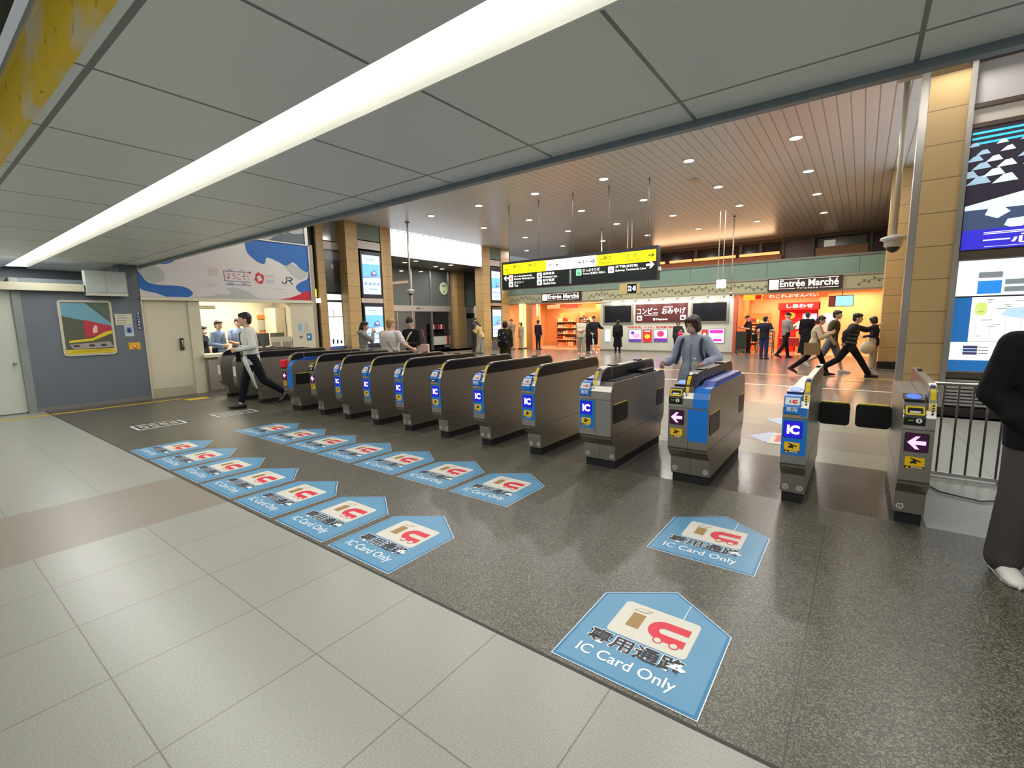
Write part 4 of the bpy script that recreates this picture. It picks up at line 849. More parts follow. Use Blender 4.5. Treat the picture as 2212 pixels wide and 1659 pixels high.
mb.rect(fr, -1.22, 1.76, -.98, 1.94, .002, lit('lit_map_ad_blue', (40, 130, 214), .9)); mb.rect(fr, -1.22, 1.98, -.98, 2.06, .002, lit('lit_map_ad_grey', (120, 130, 136), .8))
for i in range(2): mb.rect(fr, -.95, 1.78+.1*i, -.74, 1.85+.1*i, .002, lit('lit_map_ad_grey', (120, 130, 136), .8))
mb.rect(fr, -.72, 1.80, -.48, 1.84, .002, lit('lit_map_ad_orange', (238, 164, 50), .9)); mb.flat(fr, [(-.7, 1.86), (-.5, 1.94), (-.49, 1.93), (-.66, 1.855)], .002, RED)
for i in range(4):
    for j in range(4): mb.rect(fr, -.7+.24*i, 1.97+.035*j, -.54+.24*i-.03*(j % 2), 1.978+.035*j, .002, INK)
for i in range(3):
    for j in range(3): mb.rect(fr, -1.3+.34*i, .90+.045*j, -1.15+.34*i, .938+.045*j, .002, lit('lit_tag_%d' % ((i+j) % 2), ((70, 64, 110), (44, 70, 120))[(i+j) % 2], .7)); mb.rect(fr, -1.14+.34*i, .915+.045*j, -1.04+.34*i, .925+.045*j, .002, INK)
mb.build('print', t)
# ================================================================ downlights, hanging sign, poles
for i, x in enumerate((-1.42, -3.69, -5.98, -8.26, -10.52, -12.8, -15.1)):
    for j, y in enumerate((12.38, 15.34, 18.33, 21.75)):
        if (i, j) in ((6, 0), (6, 1), (6, 2)): continue
        downlight('downlight', 'round white downlight in the slatted concourse ceiling', x, y, ZH-.002, 62, .12, 'concourse ceiling downlights')
for x in (3.1, .86, -1.42, -3.69, -5.98, -8.26, -10.52):
    for y in (9.0 if x > .5 else 9.42, 6.46): downlight('downlight', 'round white downlight in the slatted concourse ceiling', x, y, ZH-.002, 36, .12, 'concourse ceiling downlights')
YG = 13.0
t = thing('direction_sign', 'long lit yellow, white and black direction sign hanging on five rods', 'sign', (-7.36, YG, 2.57))
MB().box(-2.72, 0, 0, 2.72, .22, .93, mat('sign_casing', (44, 42, 48), .4)).build('casing', t)
for x in (-2.46, -1.25, 0, 1.2, 2.41): MB().tube([(x, .11, .93), (x, .11, ZH-2.57)], .016, mat('rod_dark', (66, 60, 56), .4, .4), 6).build('hanging_rod', t)
fr = FR((0, -.004, -2.57), (1, 0, 0), (0, 0, 1)); X_ = lambda x: x+7.36
SY = lit('lit_sign_yellow', (240, 232, 10), 1.0); SW = lit('lit_sign_white', (226, 236, 232), 1.0); SD = mat('sign_dark_green', (30, 40, 38), .35)
mb = MB(); mb.rect(fr, X_(-10.02), 3.08, X_(-8.27), 3.42, .0, SY); mb.build('yellow_panel', t); mb = MB(); mb.rect(fr, X_(-6.49), 3.08, X_(-4.68), 3.40, .0, SY); mb.build('yellow_panel', t)
mb = MB(); mb.rect(fr, X_(-8.27), 3.08, X_(-6.49), 3.41, 0, SW); mb.build('white_panel', t); mb = MB(); mb.rect(fr, X_(-10.03), 2.62, X_(-4.68), 3.07, 0, SD); mb.build('dark_panel', t)
mb = MB(); TX = mat('sign_black_text', (30, 28, 12), .5); TY = mat('sign_olive_text', (120, 112, 10), .5); LT2 = lit('lit_sign_text', (240, 242, 238), .9)
def arrow(mb, fr, cx, cy, w, h, right, m, d, th=.2):
    s = 1 if right else -1; a = w/2; b = h/2; k = h*th/2
    mb.flat(fr, [(cx-s*a, cy-k), (cx+s*(a-k*1.2), cy-k), (cx+s*(a-k*1.2), cy+k), (cx-s*a, cy+k)], d, m)
    for q in (1, -1): mb.flat(fr, [(cx+s*a, cy), (cx+s*(a-2.2*k), cy), (cx+s*(a-b-1.6*k), cy+q*b), (cx+s*(a-b), cy+q*b)], d+.0003, m)
a_ = MB(); arrow(a_, fr, X_(-9.86), 3.24, .15, .13, False, TX, .002, .14); a_.build('arrow', t)
mb.txt('南口', fr, X_(-9.62), 3.26, X_(-9.3), 3.37, .002, TY, .01); mb.txt('South Exit', fr, X_(-9.62), 3.14, X_(-9.2), 3.22, .002, TY); mb.txt('東口', fr, X_(-8.98), 3.26, X_(-8.66), 3.37, .002, TY, .01); mb.txt('East Exit', fr, X_(-8.98), 3.14, X_(-8.6), 3.22, .002, TY)
a_ = MB(); arrow(a_, fr, X_(-8.1), 3.26, .15, .12, False, TX, .002, .13); a_.build('arrow', t); a_ = MB(); arrow(a_, fr, X_(-6.62), 3.24, .16, .16, True, mat('sign_teal_arrow', (24, 70, 80), .4), .002, .16); a_.build('arrow', t)
for x in (-7.9, -7.1): mb.rect(fr, X_(x), 3.22, X_(x+.07), 3.26, .002, SCRD); mb.rect(fr, X_(x), 3.30, X_(x+.07), 3.31, .002, INK)
for x in (-6.92, -6.82): mb.disc(fr, X_(x), 3.30, .014, .014, .002, INK, 8); mb.rect(fr, X_(x-.012), 3.20, X_(x+.012), 3.28, .002, INK)
mb.txt('公園口', fr, X_(-6.4), 3.25, X_(-6.03), 3.35, .002, TX, .01); mb.txt('Park Exit', fr, X_(-6.4), 3.13, X_(-6.0), 3.22, .002, TX); mb.txt('公園入口', fr, X_(-5.92), 3.27, X_(-5.65), 3.32, .002, TY); mb.txt('公园出口', fr, X_(-5.92), 3.16, X_(-5.65), 3.21, .002, TY)
mb.txt('北', fr, X_(-5.53), 3.25, X_(-5.43), 3.35, .002, TX, .01); mb.txt('口', fr, X_(-5.31), 3.25, X_(-5.22), 3.34, .002, TX, .01); mb.txt('North Exit', fr, X_(-5.53), 3.13, X_(-5.14), 3.22, .002, TX); mb.txt('북쪽 출구', fr, X_(-5.1), 3.27, X_(-4.9), 3.32, .002, TY); mb.txt('北出口', fr, X_(-5.1), 3.15, X_(-4.94), 3.20, .002, TY)
a_ = MB(); arrow(a_, fr, X_(-4.82), 3.25, .18, .14, True, TX, .002, .2); a_.build('arrow', t)
def icon(x0, z0, s_, c, kind):
    mb = MB()
    mb.flat(fr, rrect(X_(x0), z0, X_(x0+s_), z0+s_, .02), .002, lit('lit_icon_%d_%d' % (c[0], c[2]), c, .9))
    m = {'r': lit('icon_red', (220, 70, 80), .6), 'p': lit('icon_purple', (130, 90, 160), .6), 'g': lit('icon_green', (30, 130, 80), .6), 'k': SCRD}[kind]
    mb.flat(fr, rrect(X_(x0+s_*.28), z0+s_*.3, X_(x0+s_*.72), z0+s_*.75, .03), .003, m); mb.rect(fr, X_(x0+s_*.36), z0+s_*.5, X_(x0+s_*.64), z0+s_*.66, .004, LT2); mb.rect(fr, X_(x0+s_*.3), z0+s_*.18, X_(x0+s_*.7), z0+s_*.24, .003, m); mb.build('pictogram', t)
a_ = MB(); arrow(a_, fr, X_(-9.9), 2.96, .2, .18, False, LT2, .002, .3); a_.build('arrow', t)
icon(-9.79, 2.86, .19, (246, 200, 200), 'r'); icon(-9.79, 2.65, .19, (236, 238, 232), 'k'); icon(-8.63, 2.855, .19, (236, 238, 236), 'k'); icon(-8.63, 2.645, .19, (236, 238, 236), 'k'); icon(-7.18, 2.85, .19, (130, 222, 166), 'g'); icon(-6.11, 2.85, .19, (236, 214, 240), 'p')
mb.txt('地下鉄(御堂筋線)', fr, X_(-9.56), 2.96, X_(-8.82), 3.05, .002, LT2, .02); mb.txt('Subway Midosuji Line', fr, X_(-9.56), 2.86, X_(-8.72), 2.94, .002, LT2, .02)
mb.txt('タクシー', fr, X_(-9.56), 2.75, X_(-9.16), 2.83, .002, LT2, .02); mb.txt('Taxi', fr, X_(-9.56), 2.655, X_(-9.4), 2.73, .002, LT2, .02)
mb.txt('近鉄電車', fr, X_(-8.4), 2.96, X_(-7.96), 3.04, .002, LT2, .02); mb.txt('Kintetsu Line', fr, X_(-8.4), 2.86, X_(-7.86), 2.93, .002, LT2, .02); mb.txt('阪堺電車', fr, X_(-8.4), 2.75, X_(-7.96), 2.83, .002, LT2, .02); mb.txt('Hankai Line', fr, X_(-8.4), 2.655, X_(-7.92), 2.73, .002, LT2, .02)
mb.rect(fr, X_(-7.41), 2.63, X_(-7.35), 3.06, .002, mat('sign_divider', (176, 180, 172), .4))
mb.txt('きっぷうりば', fr, X_(-6.95), 2.95, X_(-6.38), 3.04, .002, LT2, .02); mb.txt('Tickets 售票处 매표소', fr, X_(-6.95), 2.86, X_(-6.2), 2.93, .002, LT2, .015)
mb.txt('地下鉄(谷町線)', fr, X_(-5.88), 2.96, X_(-5.2), 3.05, .002, LT2, .02); mb.txt('Subway Tanimachi Line', fr, X_(-5.88), 2.86, X_(-4.96), 2.94, .002, LT2, .02)
a_ = MB(); arrow(a_, fr, X_(-4.84), 2.99, .24, .2, True, LT2, .002, .32); a_.build('arrow', t); mb.build('lettering', t)
MB().box(2.72, .05, .25, 2.78, .15, .35, WHITE).build('side_lamp', t)
# clock
t = thing('hanging_clock', 'beige boxed digital clock reading 22:40 hanging under the direction sign', 'clock', (-7.13, 16.9, 2.44))
MB().box(-.34, 0, 0, .34, .3, .38, mat('clock_beige', (186, 168, 110), .5)).build('case', t); MB().box(-.02, -.02, .03, .33, 0, .35, mat('clock_face_dark', (16, 18, 26), .2)).build('display', t)
mb = MB(); fr = FY(-.022); DG = lit('lit_digit', (206, 222, 255), 1.1); mb.txt('22', fr, .0, .09, .14, .29, 0, DG, .03); mb.txt(':', fr, .15, .13, .165, .23, 0, DG, .03); mb.txt('40', fr, .18, .09, .315, .29, 0, DG, .03); mb.build('digit', t)
for x in (-.1, .06): MB().tube([(x, .15, .38), (x, .15, ZH-2.44)], .02, mat('rod_pale', (170, 160, 144), .4, .3), 6).build('hanging_rod', t)
t = thing('hanging_light_sign', 'small square white lit sign hanging on two thin rods', 'sign', (-4.23, 18.55, 2.56))
MB().rbox(-.15, -.06, 0, .15, .06, .3, lit('lit_square_white', (236, 236, 250), 1.2), .03, 1).build('box', t)
for x in (-.12, .05): MB().tube([(x, 0, .3), (x, 0, ZH-2.56)], .017, mat('rod_pale', (170, 160, 144), .4, .3), 6).build('hanging_rod', t)
def dome(label, x, y, z, r=.11):
    t = thing('security_camera', label, 'camera', (x, y, z)); k = r/.11
    MB().tube([(0, 0, .2*k), (0, 0, ZH-z)], .035*k, mat('pole_pale', (184, 174, 158), .4, .2), 10).build('pole', t, True); MB().lathe([(.02*k, .24*k), (.15*k, .2*k), (.16*k, .17*k), (.11*k, .15*k), (.11*k, .08*k), (.09*k, .06*k)], mat('camera_white', (196, 194, 188), .4), seg=18).build('housing', t, True)
    MB().ell((0, 0, .07*k), (.085*k, .085*k, .085*k), mat('camera_dome', (34, 34, 40), .1)).build('dome', t, True); MB().box(-.07*k, -.07*k, ZH-z-.03, .07*k, .07*k, ZH-z, mat('camera_plate', (120, 118, 114), .4)).build('ceiling_plate', t); return t
dome('dome security camera on a tall pale pole by the right tan pillar', .34, 10.4, 2.55, .13); dome('dome security camera on a pole before the lit white panel on the left', -14.3, 12.55, 2.58, .11)
dome('small dome camera on a thin pole over the right edge of the kiosk wall', -4.2, 20.1, 2.32, .07); dome('small dome camera on a thin pole over the left edge of the kiosk wall', -9.17, 18.85, 2.3, .07)
tag(MB().rbox(-4.2, 14.05, ZH-.02, -3.92, 14.45, ZH-.001, mat('speaker_cream', (198, 190, 174), .5), .03).build('ceiling_speaker'), 'square cream speaker plate on the slatted concourse ceiling', 'speaker')
# ================================================================ ticket gates (local: x across, y depth from the front panel, z up)
GB = mat('gate_blue_film', (16, 118, 212), .35); GBL = mat('gate_light_blue', (120, 196, 236), .35); TANP = mat('gate_tan_strip', (168, 150, 118), .4, .3)
LBG = lit('lit_led_blue_ground', (22, 16, 190), .75); LPG = lit('lit_led_plum_ground', (44, 8, 40), .55); LLET = lit('lit_led_letter', (238, 216, 255), 1.5); LARR = lit('lit_led_arrow', (255, 170, 250), 1.5); LPAD = lit('lit_pad_blue', (40, 90, 255), 1.3)
STY = mat('sticker_yellow', (244, 196, 14), .45); BRONZE = mat('guard_bronze', (78, 64, 58), .3, .6)
FRONT = [(.115, .085), (.105, .24), (.06, .275), (.012, .325), (0, .36)]
DECKF = [(0, .735), (.006, .80), (.03, .85), (.075, .885)]
GUARDF = [(.02, .735), (.024, .82), (.05, .90), (.09, .965), (.14, 1.005), (.2, 1.02)]
BACKG = [(1.44, 1.02), (1.49, 1.005), (1.53, .96), (1.54, .90)]; BACKD = [(1.47, .885), (1.52, .85), (1.54, .80)]
BACK = [(1.54, .36), (1.53, .325), (1.49, .275), (1.45, .24), (1.44, .085)]
def FSIDE(x): return FR((x, 0, 0), (0, 1, 0), (0, 0, 1))     # u = depth, v = height, normal +X
def strip(mb, prof, x0, x1, off, m):
    """a film that follows a front profile"""
    P = [Vector(p) for p in prof]; Q = []
    for i, p in enumerate(P):
        t = (P[min(i+1, len(P)-1)]-P[max(i-1, 0)]).normalized(); Q.append(p+Vector((-t.y, t.x))*off)
    vs = [(x, q.x, q.y) for q in Q for x in (x0, x1)]
    mb.add(vs, [(2*i, 2*i+1, 2*i+3, 2*i+2) for i in range(len(Q)-1)], m)
def sub(prof, z0, z1):
    """piece of a (y, z) front profile between two heights"""
    out = []
    for a, b in zip(prof[:-1], prof[1:]):
        for s in range(9):
            q = (a[0]+(b[0]-a[0])*s/8, a[1]+(b[1]-a[1])*s/8)
            if z0 <= q[1] <= z1: out.append(q)
    return out
def FRL(d): return FR((0, d, 0), (1, 0, 0), (0, 0, 1))
def gate(name, label, xc, ic, wide, right='steel', strip_c=None, letters=('C', 'D'), guard_dark=False, plain=False, flap=None, hood='normal', worn=False):
    t = thing(name, label, 'ticket gate', (xc, 4.12, 0), 0, 'ticket gates in the row'); fr = FRL(-.002)
    w = .17 if wide else .085; gx0, gx1 = (-.048, .034) if wide else (.045, .085)
    MB().box(-w+.012, .13, 0, w-.012, 1.42, .09, BLACKM).build('plinth', t)
    mb = MB()
    mb.prism(FSIDE(-w), FRONT+DECKF+BACKD+BACK, 0, 2*w, STEEL)
    for zz in (.345, .715):
        mb.box(-w-.0008, -.0008, zz, w+.0008, .002, zz+.003, BLACKM)
    if wide: strip(mb, FRONT+[(0, .715)], gx1-.03-.0015, gx1-.03+.0015, .0008, BLACKM)
    for s in (-1, 1):
        mb.box(s*(w+.0006)-.0006, .06, .345, s*(w+.0006)+.0006, 1.5, .348, BLACKM)
    mb.build('body', t)
    # guard rail wall
    gm = BRONZE if guard_dark else STEEL
    mb = MB(); mb.prism(FSIDE(gx0), [(.02, .72)]+GUARDF[1:]+BACKG+[(1.54, .8), (1.54, .72)], 0, gx1-gx0+.0005, gm); gd = mb.build('guard', t)
    mb = MB()
    band = [(.06, .892), (.075, .935), (.105, .972), (.15, .995), (.21, 1.006), (1.43, 1.006), (1.475, .992), (1.505, .95), (1.515, .892)]
    mb.prism(FSIDE(gx1), band, 0, .003, DARK); mb.prism(FSIDE(gx0-.003), band, 0, .003, DARK)
    if wide: mb.box(gx1, .30, .89, gx1+.004, .306, 1.0, STEEL2); mb.box(gx1, 1.28, .89, gx1+.004, 1.286, 1.0, STEEL2)
    mb.build('guard_window', gd)
    MB().rbox(gx0+.005, 1.05, 1.02, gx1-.005, 1.16, 1.034, BLACK, .01).build('sensor', gd)
    if wide: MB().rbox(gx0+.005, .36, 1.02, gx1-.005, .5, 1.03, BLACK, .01).build('sensor', gd)
    if plain:
        mb = MB(); mb.rect(fr, -w+.02, .50, w-.03, .70, 0, WHITE); mb.rect(fr, -w+.03, .56, w-.04, .66, -.0015, RED); mb.rect(fr, -w+.05, .6, w-.06, .62, -.003, WHITE); mb.rect(fr, -w+.02, .80, w-.05, .84, -.03, WHITE); mb.build('sticker', t)
        return t
    # front films
    x0 = -w; hx0, hx1 = -w+.004, -w+.118; xs = gx1 if not wide else -.004
    mb = MB(); fm = GB if ic else None
    if fm:
        mb.rect(fr, x0+.003, .425, xs-.003, .708, .0005, fm); strip(mb, sub(DECKF, .735, .80), hx1+.004, gx0+.03, .0015, fm) if not wide else None
        mb.rect(FRL(.018), hx1, .722, gx1-(.03 if wide else .002), .812, 0, fm)
    mb.rect(fr, x0+.006, .722, hx1, .742, .0005, TANP if ic else STEEL2)
    if right == 'blue':
        mb.rect(fr, .001, .425, w-.002, .708, .0005, GB); strip(mb, [(0, .722)]+DECKF+[(.12, .888), (.6, .888)], gx1+.004, w-.003, .002, GB)
        mb.rect(FR((0, 0, .8875), (1, 0, 0), (0, 1, 0)), gx1+.004, .1, w-.003, 1.44, 0, GB)
    mb.build('front_film', t)
    if right == 'blue' or wide:
        mb = MB()
        if right == 'blue':
            mb.prism(FSIDE(gx1+.02), [(.2, .886), (.3, .93), (1.3, .93), (1.42, .886)], 0, w-gx1-.035, mat('gate_blue_cover', (24, 74, 170), .35)); mb.build('deck_cover', t)
        else:
            mb.box(gx1+.012, .14, .885, w-.02, 1.3, .897, BLACK); mb.rbox(gx1+.02, .9, .897, w-.03, 1.25, .93, BLACK, .02); mb.build('deck_cover', t)
    # LED display
    mb = MB(); dx0, dx1 = x0+.016, x0+.134
    if not wide and ic is False: dx0, dx1 = x0+.022, x0+.142
    mb.prism(fr, rrect(dx0, .565, dx1, .69, .008), .0, .003, LBG if ic else LPG)
    mb.prism(fr, rrect(dx0-.004, .561, dx1+.004, .694, .01), .0, .0015, BLACK)
    cx = (dx0+dx1)/2
    if ic: mb.txt('IC', fr, dx0+.02, .592, dx1-.014, .664, .0045, LLET, .05)
    else: arrow(mb, fr, cx, .628, .098, .09, False, LARR, .0045, .3)
    mb.build('display', t)
    # hand-trap warning sticker
    mb = MB(); sx0, sx1 = cx-.052, cx+.052
    mb.flat(fr, rrect(sx0, .443, sx1, .527, .006), .0015, STY); mb.rect(fr, sx0, .445, sx1, .463, .0022, BLACKM); mb.flat(fr, [(sx0+.006, .446), (sx0+.026, .446), (sx0+.016, .462)], .003, STY); mb.rect(fr, sx0+.034, .450, sx1-.006, .454, .003, WHITE); mb.rect(fr, sx0+.034, .457, sx1-.012, .460, .003, WHITE)
    mb.flat(fr, [(cx-.026, .516), (cx-.02, .52), (cx+.034, .500), (cx+.03, .494), (cx+.006, .5), (cx+.012, .478), (cx-.006, .484), (cx-.024, .478), (cx-.022, .494), (cx-.006, .503)], .003, BLACKM)
    mb.build('sticker', t)
    # yellow notice following the guard front
    yx0, yx1 = (gx0+.012, gx0+.04) if wide else (gx0+.006, gx1-.006)
    mb = MB(); strip(mb, sub(GUARDF, .81, .908), yx0, yx1, .002, YEL); strip(mb, sub(GUARDF, .912, .985), yx0, yx1, .002, YEL); strip(mb, sub(GUARDF, .905, .915), yx0, yx1, .0022, BLACKM)
    strip(mb, sub(GUARDF, .99, 1.012), yx0, yx1, .002, NAVY if not guard_dark else WHITE); fk = FRL(.0185)
    for k in range(4): mb.rect(fk, yx0+.008, .825+.02*k, yx1-.008, .835+.02*k, .01+.006*k, BLACKM)
    mb.build('notice_strip', t)
    # reader hood
    hp = [(.0, .745), (-.014, .752), (-.016, .80), (-.006, .818), (.03, .872), (.05, .884), (.13, .89), (.13, .745)]
    mb = MB(); hm = GB if ic else BLACK
    mb.prism(FSIDE(hx0+.001), hp, 0, hx1-hx0-.002, hm)
    sl = FR((0, -.006, .818), (1, 0, 0), (0, .036, .054)); fh = FRL(-.0165)
    if ic:
        mb.flat(sl, rrect(hx0+.008, .002, hx1-.008, .064, .006), .0015, WHITE); mb.rect(sl, hx0+.036, .018, hx0+.046, .042, .003, mat('chip_grey', (120, 116, 110), .4)); mb.flat(sl, rrect(hx0+.056, .016, hx0+.094, .046, .014), .003, RED); mb.rect(sl, hx0+.07, .026, hx0+.095, .035, .004, WHITE)
        if hood == 'normal': mb.txt('専用', fh, hx0+.02, .768, hx1-.02, .808, .0015, WHITE, .02)
        elif hood == 'blank': mb.rect(fh, hx0+.006, .796, hx1-.006, .816, .0015, WHITE)
        else: mb.rect(fh, hx0+.006, .756, hx1-.006, .782, .0015, BLACK); mb.rect(fh, hx0+.03, .762, hx1-.03, .774, .0025, WHITE)
    else:
        mb.ring(sl, rrect(hx0+.006, .0, hx1-.006, .066, .008), rrect(hx0+.016, .012, hx1-.016, .054, .006), .002, YEL); mb.rect(sl, hx0+.028, .016, hx1-.028, .03, .002, WHITE); mb.rect(sl, hx0+.03, .034, hx1-.03, .05, .002, DARK)
        mb.disc(fh, hx1-.035, .782, .017, .017, .0015, WHITE, 14); mb.rect(fh, hx1-.038, .774, hx1-.032, .792, .003, BLACK); mb.rect(fh, hx0+.022, .778, hx0+.05, .786, .0015, mat('green_led_text', (120, 190, 60), .4))
    for zz in (.80, .83): mb.ell((hx0-.001, .0, zz), (.004, .006, .006), WHITE, 8, 5); mb.ell((hx1+.001, .0, zz), (.004, .006, .006), WHITE, 8, 5)
    mb.build('reader_hood', t)
    mb = MB(); mb.prism(FSIDE(hx0+.003), [(.13, .885), (.13, .905), (.30, .925), (.34, .915), (.34, .885)], 0, hx1-hx0-.006, BLACK if not ic else mat('pad_navy', (30, 34, 80), .3))
    mb.disc(FR((0, .13, .9062), (1, 0, 0), (0, .17, .02)), (hx0+hx1)/2, .085, .043, .07, .001, LPAD, 22); mb.build('touch_pad', t)
    # passage letters on the foot
    ff = FR((0, .115, .085), (1, 0, 0), (0, -.01, .155)); mb = MB(); GM = mat('foot_mark_white', (214, 214, 208), .5)
    for u, ch in zip((-w+.035, w-.035), letters):
        if ch: s_ = 1 if ch == 'D' else -1; mb.ring(ff, [(u+s_*.024*math.cos(q*math.pi/3), .045+.024*math.sin(q*math.pi/3)) for q in range(6)], [(u+s_*.017*math.cos(q*math.pi/3), .045+.017*math.sin(q*math.pi/3)) for q in range(6)], .001, GM); mb.txt(ch, ff, u-.007, .036, u+.007, .054, .001, GM, .02)
    if mb.v: mb.build('foot_mark', t)
    # stowed flap doors on the passage sides
    if wide or flap:
        for s, y0, y1 in ((1, .05, .41), (1, 1.27, 1.5)):
            mb = MB(); mb.prism(FSIDE(s*w-.004), rrect(y0, .475, y1, .668, .03), 0, .007, BLACK); mb.box(s*w-.001, y0+.03, .664, s*w+.005, y1-.02, .671, YEL); mb.build('flap_recess', t)
    return t
PITCH_ = .718
ics = {}
g0 = gate('ticket_gate', 'narrow ticket gate, first of the blue ones to the left of the wide steel gate', -2.866, True, False, hood='blank')
g1 = gate('ticket_gate', 'narrow blue-fronted ticket gate, second to the left of the wide steel gate', -3.584, True, False)
gate('ticket_gate', 'narrow blue ticket gate with a black hood label, third left of the wide steel gate', -4.300, True, False, hood='label')
dup(g1, (-5.015, 4.12, 0), 'narrow blue-fronted ticket gate, fourth to the left of the wide steel gate')
dup(g0, (-5.733, 4.12, 0), 'narrow blue-fronted ticket gate, fifth to the left of the wide steel gate')
dup(g1, (-6.460, 4.12, 0), 'narrow blue-fronted ticket gate directly right of the narrow white-arrow gate')
gate('ticket_gate', 'narrow grey ticket gate with a pink arrow display between blue-fronted gates', -7.168, False, False)
gate('ticket_gate', 'wide steel ticket gate with an IC panel, its guard beside the reaching woman', -2.066, True, True)
gate('ticket_gate', 'wide ticket gate with a blue front panel and blue top, right of the woman', -1.169, False, True, right='blue', letters=('C', 'D'), guard_dark=True)
gate('ticket_gate', 'narrow IC ticket gate on the left of the black flap doors', -.365, True, False, letters=('C', 'D'))
gate('ticket_gate', 'narrow grey ticket gate with a pink arrow, at the right end beside the metal railing', .355, False, False, letters=('C', None))
tB = gate('ticket_gate', 'wide blue ticket gate with a red taped cover, behind the walking man', -7.972, False, True, right='blue', guard_dark=False)
gate('ticket_gate', 'plain steel ticket gate right behind the walking man', -9.28, False, False, plain=True)
gp = gate('ticket_gate', 'plain steel ticket gate with a red and white sticker, by the umbrella', -10.04, False, False, plain=True)
gate('ticket_gate', 'plain steel ticket gate at the left end of the row by the office counter', -10.76, False, False, plain=True)
# red cover on the blue wide gate
o = MB().rbox(-.175, -.03, .76, -.02, .34, .90, mat('red_cover', (222, 26, 44), .35), .03, 0).build('slot_cover', tB, label='glossy red cover taped over the reader')
MB().rbox(-.155, -.005, .56, -.03, -.001, .69, mat('red_taped_display', (226, 30, 50), .4), .01, 1).build('taped_display', tB)
# closed flap doors in the last passage
for s, x0, x1, lab in ((-1, -.28, -.035, 'black padded flap door with a yellow top edge, left one of the closed pair'), (1, .008, .27, 'black padded flap door with a yellow top edge, right one of the closed pair')):
    t = thing('flap_door', lab, 'flap door', ((x0+x1)/2, 5.4, .453)); w = (x1-x0)/2
    mb = MB(); mb.prism(FY(.02), rrect(-w, 0, w, .218, .035, 6), 0, .04, BLACK); mb.build('pad', t)
    mb = MB(); mb.rbox(-w+.02, -.021, .212, w-.02, .021, .222, YEL, .004, 1); mb.build('edge_strip', t)
    MB().box(s*(w+.012)-.014, -.02, .03, s*(w+.012)+.014, .02, .25, STEEL2).build('hinge', t)

# ================================================================ floor decals
SB = mat('decal_blue', (84, 140, 174), .4, noise=.05, nscale=9); SBE = mat('decal_blue_edge', (28, 112, 156), .4); SWH = mat('decal_card_white', (206, 203, 190), .45, noise=.03, nscale=14); SGD = mat('decal_gold', (150, 118, 56), .45); SRD = mat('decal_red', (206, 24, 54), .45, noise=.05, nscale=40); SBK = mat('decal_black', (34, 30, 32), .5); SWT = mat('decal_text_white', (224, 232, 236), .45)
def decal_mesh(worn):
    mb = MB(); fr = FZ(0); out = [(-.322, 0), (.322, 0), (.322, .575), (.0, .80), (-.322, .575)]
    def house(k): return [(-.322+k, k), (.322-k, k), (.322-k, .575-k*.5), (0, .80-k*1.25), (-.322+k, .575-k*.5)]
    mb.prism(fr, house(0), 0, .0016, SWT); mb.flat(fr, house(.004), .0022, SBE); mb.flat(fr, house(.018), .0027, SB)
    mb.flat(fr, rrect(-.19, .29, .19, .575, .025), .0033, SWH)
    fk = .004
    mb.flat(fr, [(-.135, .515), (-.105, .545), (-.04, .545), (-.07, .515)], fk, SGD); mb.flat(fr, [(-.125, .519), (-.103, .541), (-.05, .541), (-.072, .519)], fk+.0003, SWH)
    mb.rect(fr, -.125, .375, -.06, .495, fk, SGD)
    n = 10; A = [(.05+.075*math.cos(math.pi/2+math.pi*i/n), .43+.075*math.sin(math.pi/2+math.pi*i/n)) for i in range(n+1)]; B = [(.05+.022*math.cos(math.pi/2+math.pi*i/n), .43+.022*math.sin(math.pi/2+math.pi*i/n)) for i in range(n+1)]
    A = [(.16, .505)]+A+[(.16, .355)]; B = [(.16, .452)]+B+[(.16, .408)]
    for i in range(len(A)-1): mb.flat(fr, [A[i], A[i+1], B[i+1], B[i]], fk, SRD)
    for u in (.045, .12): mb.disc(fr, u, .352, .023, .023, fk+.0004, SRD, 14); mb.disc(fr, u, .352, .017, .017, fk+.0008, SWH, 14)
    mb.txt('専用通路', fr, -.245, .175, .215, .285, fk, SWT, .055); mb.txt('専用通路', fr, -.24, .18, .21, .28, fk+.0006, SBK, .022)
    mb.txt('IC Card Only', fr, -.245, .062, .205, .148, fk, SWT, .01)
    mb.rect(fr, .098, .55, .102, .71, fk+.001, SWT) if worn else None
    return mb.mesh('lane_decal')
DM = [decal_mesh(False), decal_mesh(True)]
def decal(x, y, label, k=0):
    o = bpy.data.objects.new('lane_decal', DM[k]); COL.objects.link(o); o.location = (x, y, .0005); o['group'] = 'blue lane decals on the granite floor'
    return tag(o, label, 'floor sticker')
decal(-.717, 1.645, 'biggest blue house-shaped floor sticker, nearest of all, touching the white tile edge', 1)
decal(-.726, 2.852, 'blue house-shaped floor sticker between the nearest sticker and the wide blue gate', 1)
ordn = ['nearest', 'second', 'third', 'fourth', 'fifth', 'sixth', 'farthest']
for i in range(7):
    x = -2.515-.7175*i
    decal(x, 1.645, 'blue floor sticker along the white tile edge, %s in the long row' % (ordn[i] if i in (0, 6) else ordn[i]+' from right'), 0)
    decal(x-.03, 2.862, 'blue floor sticker closer to the gates, %s in the long row' % (ordn[i] if i in (0, 6) else ordn[i]+' from right'), 0)
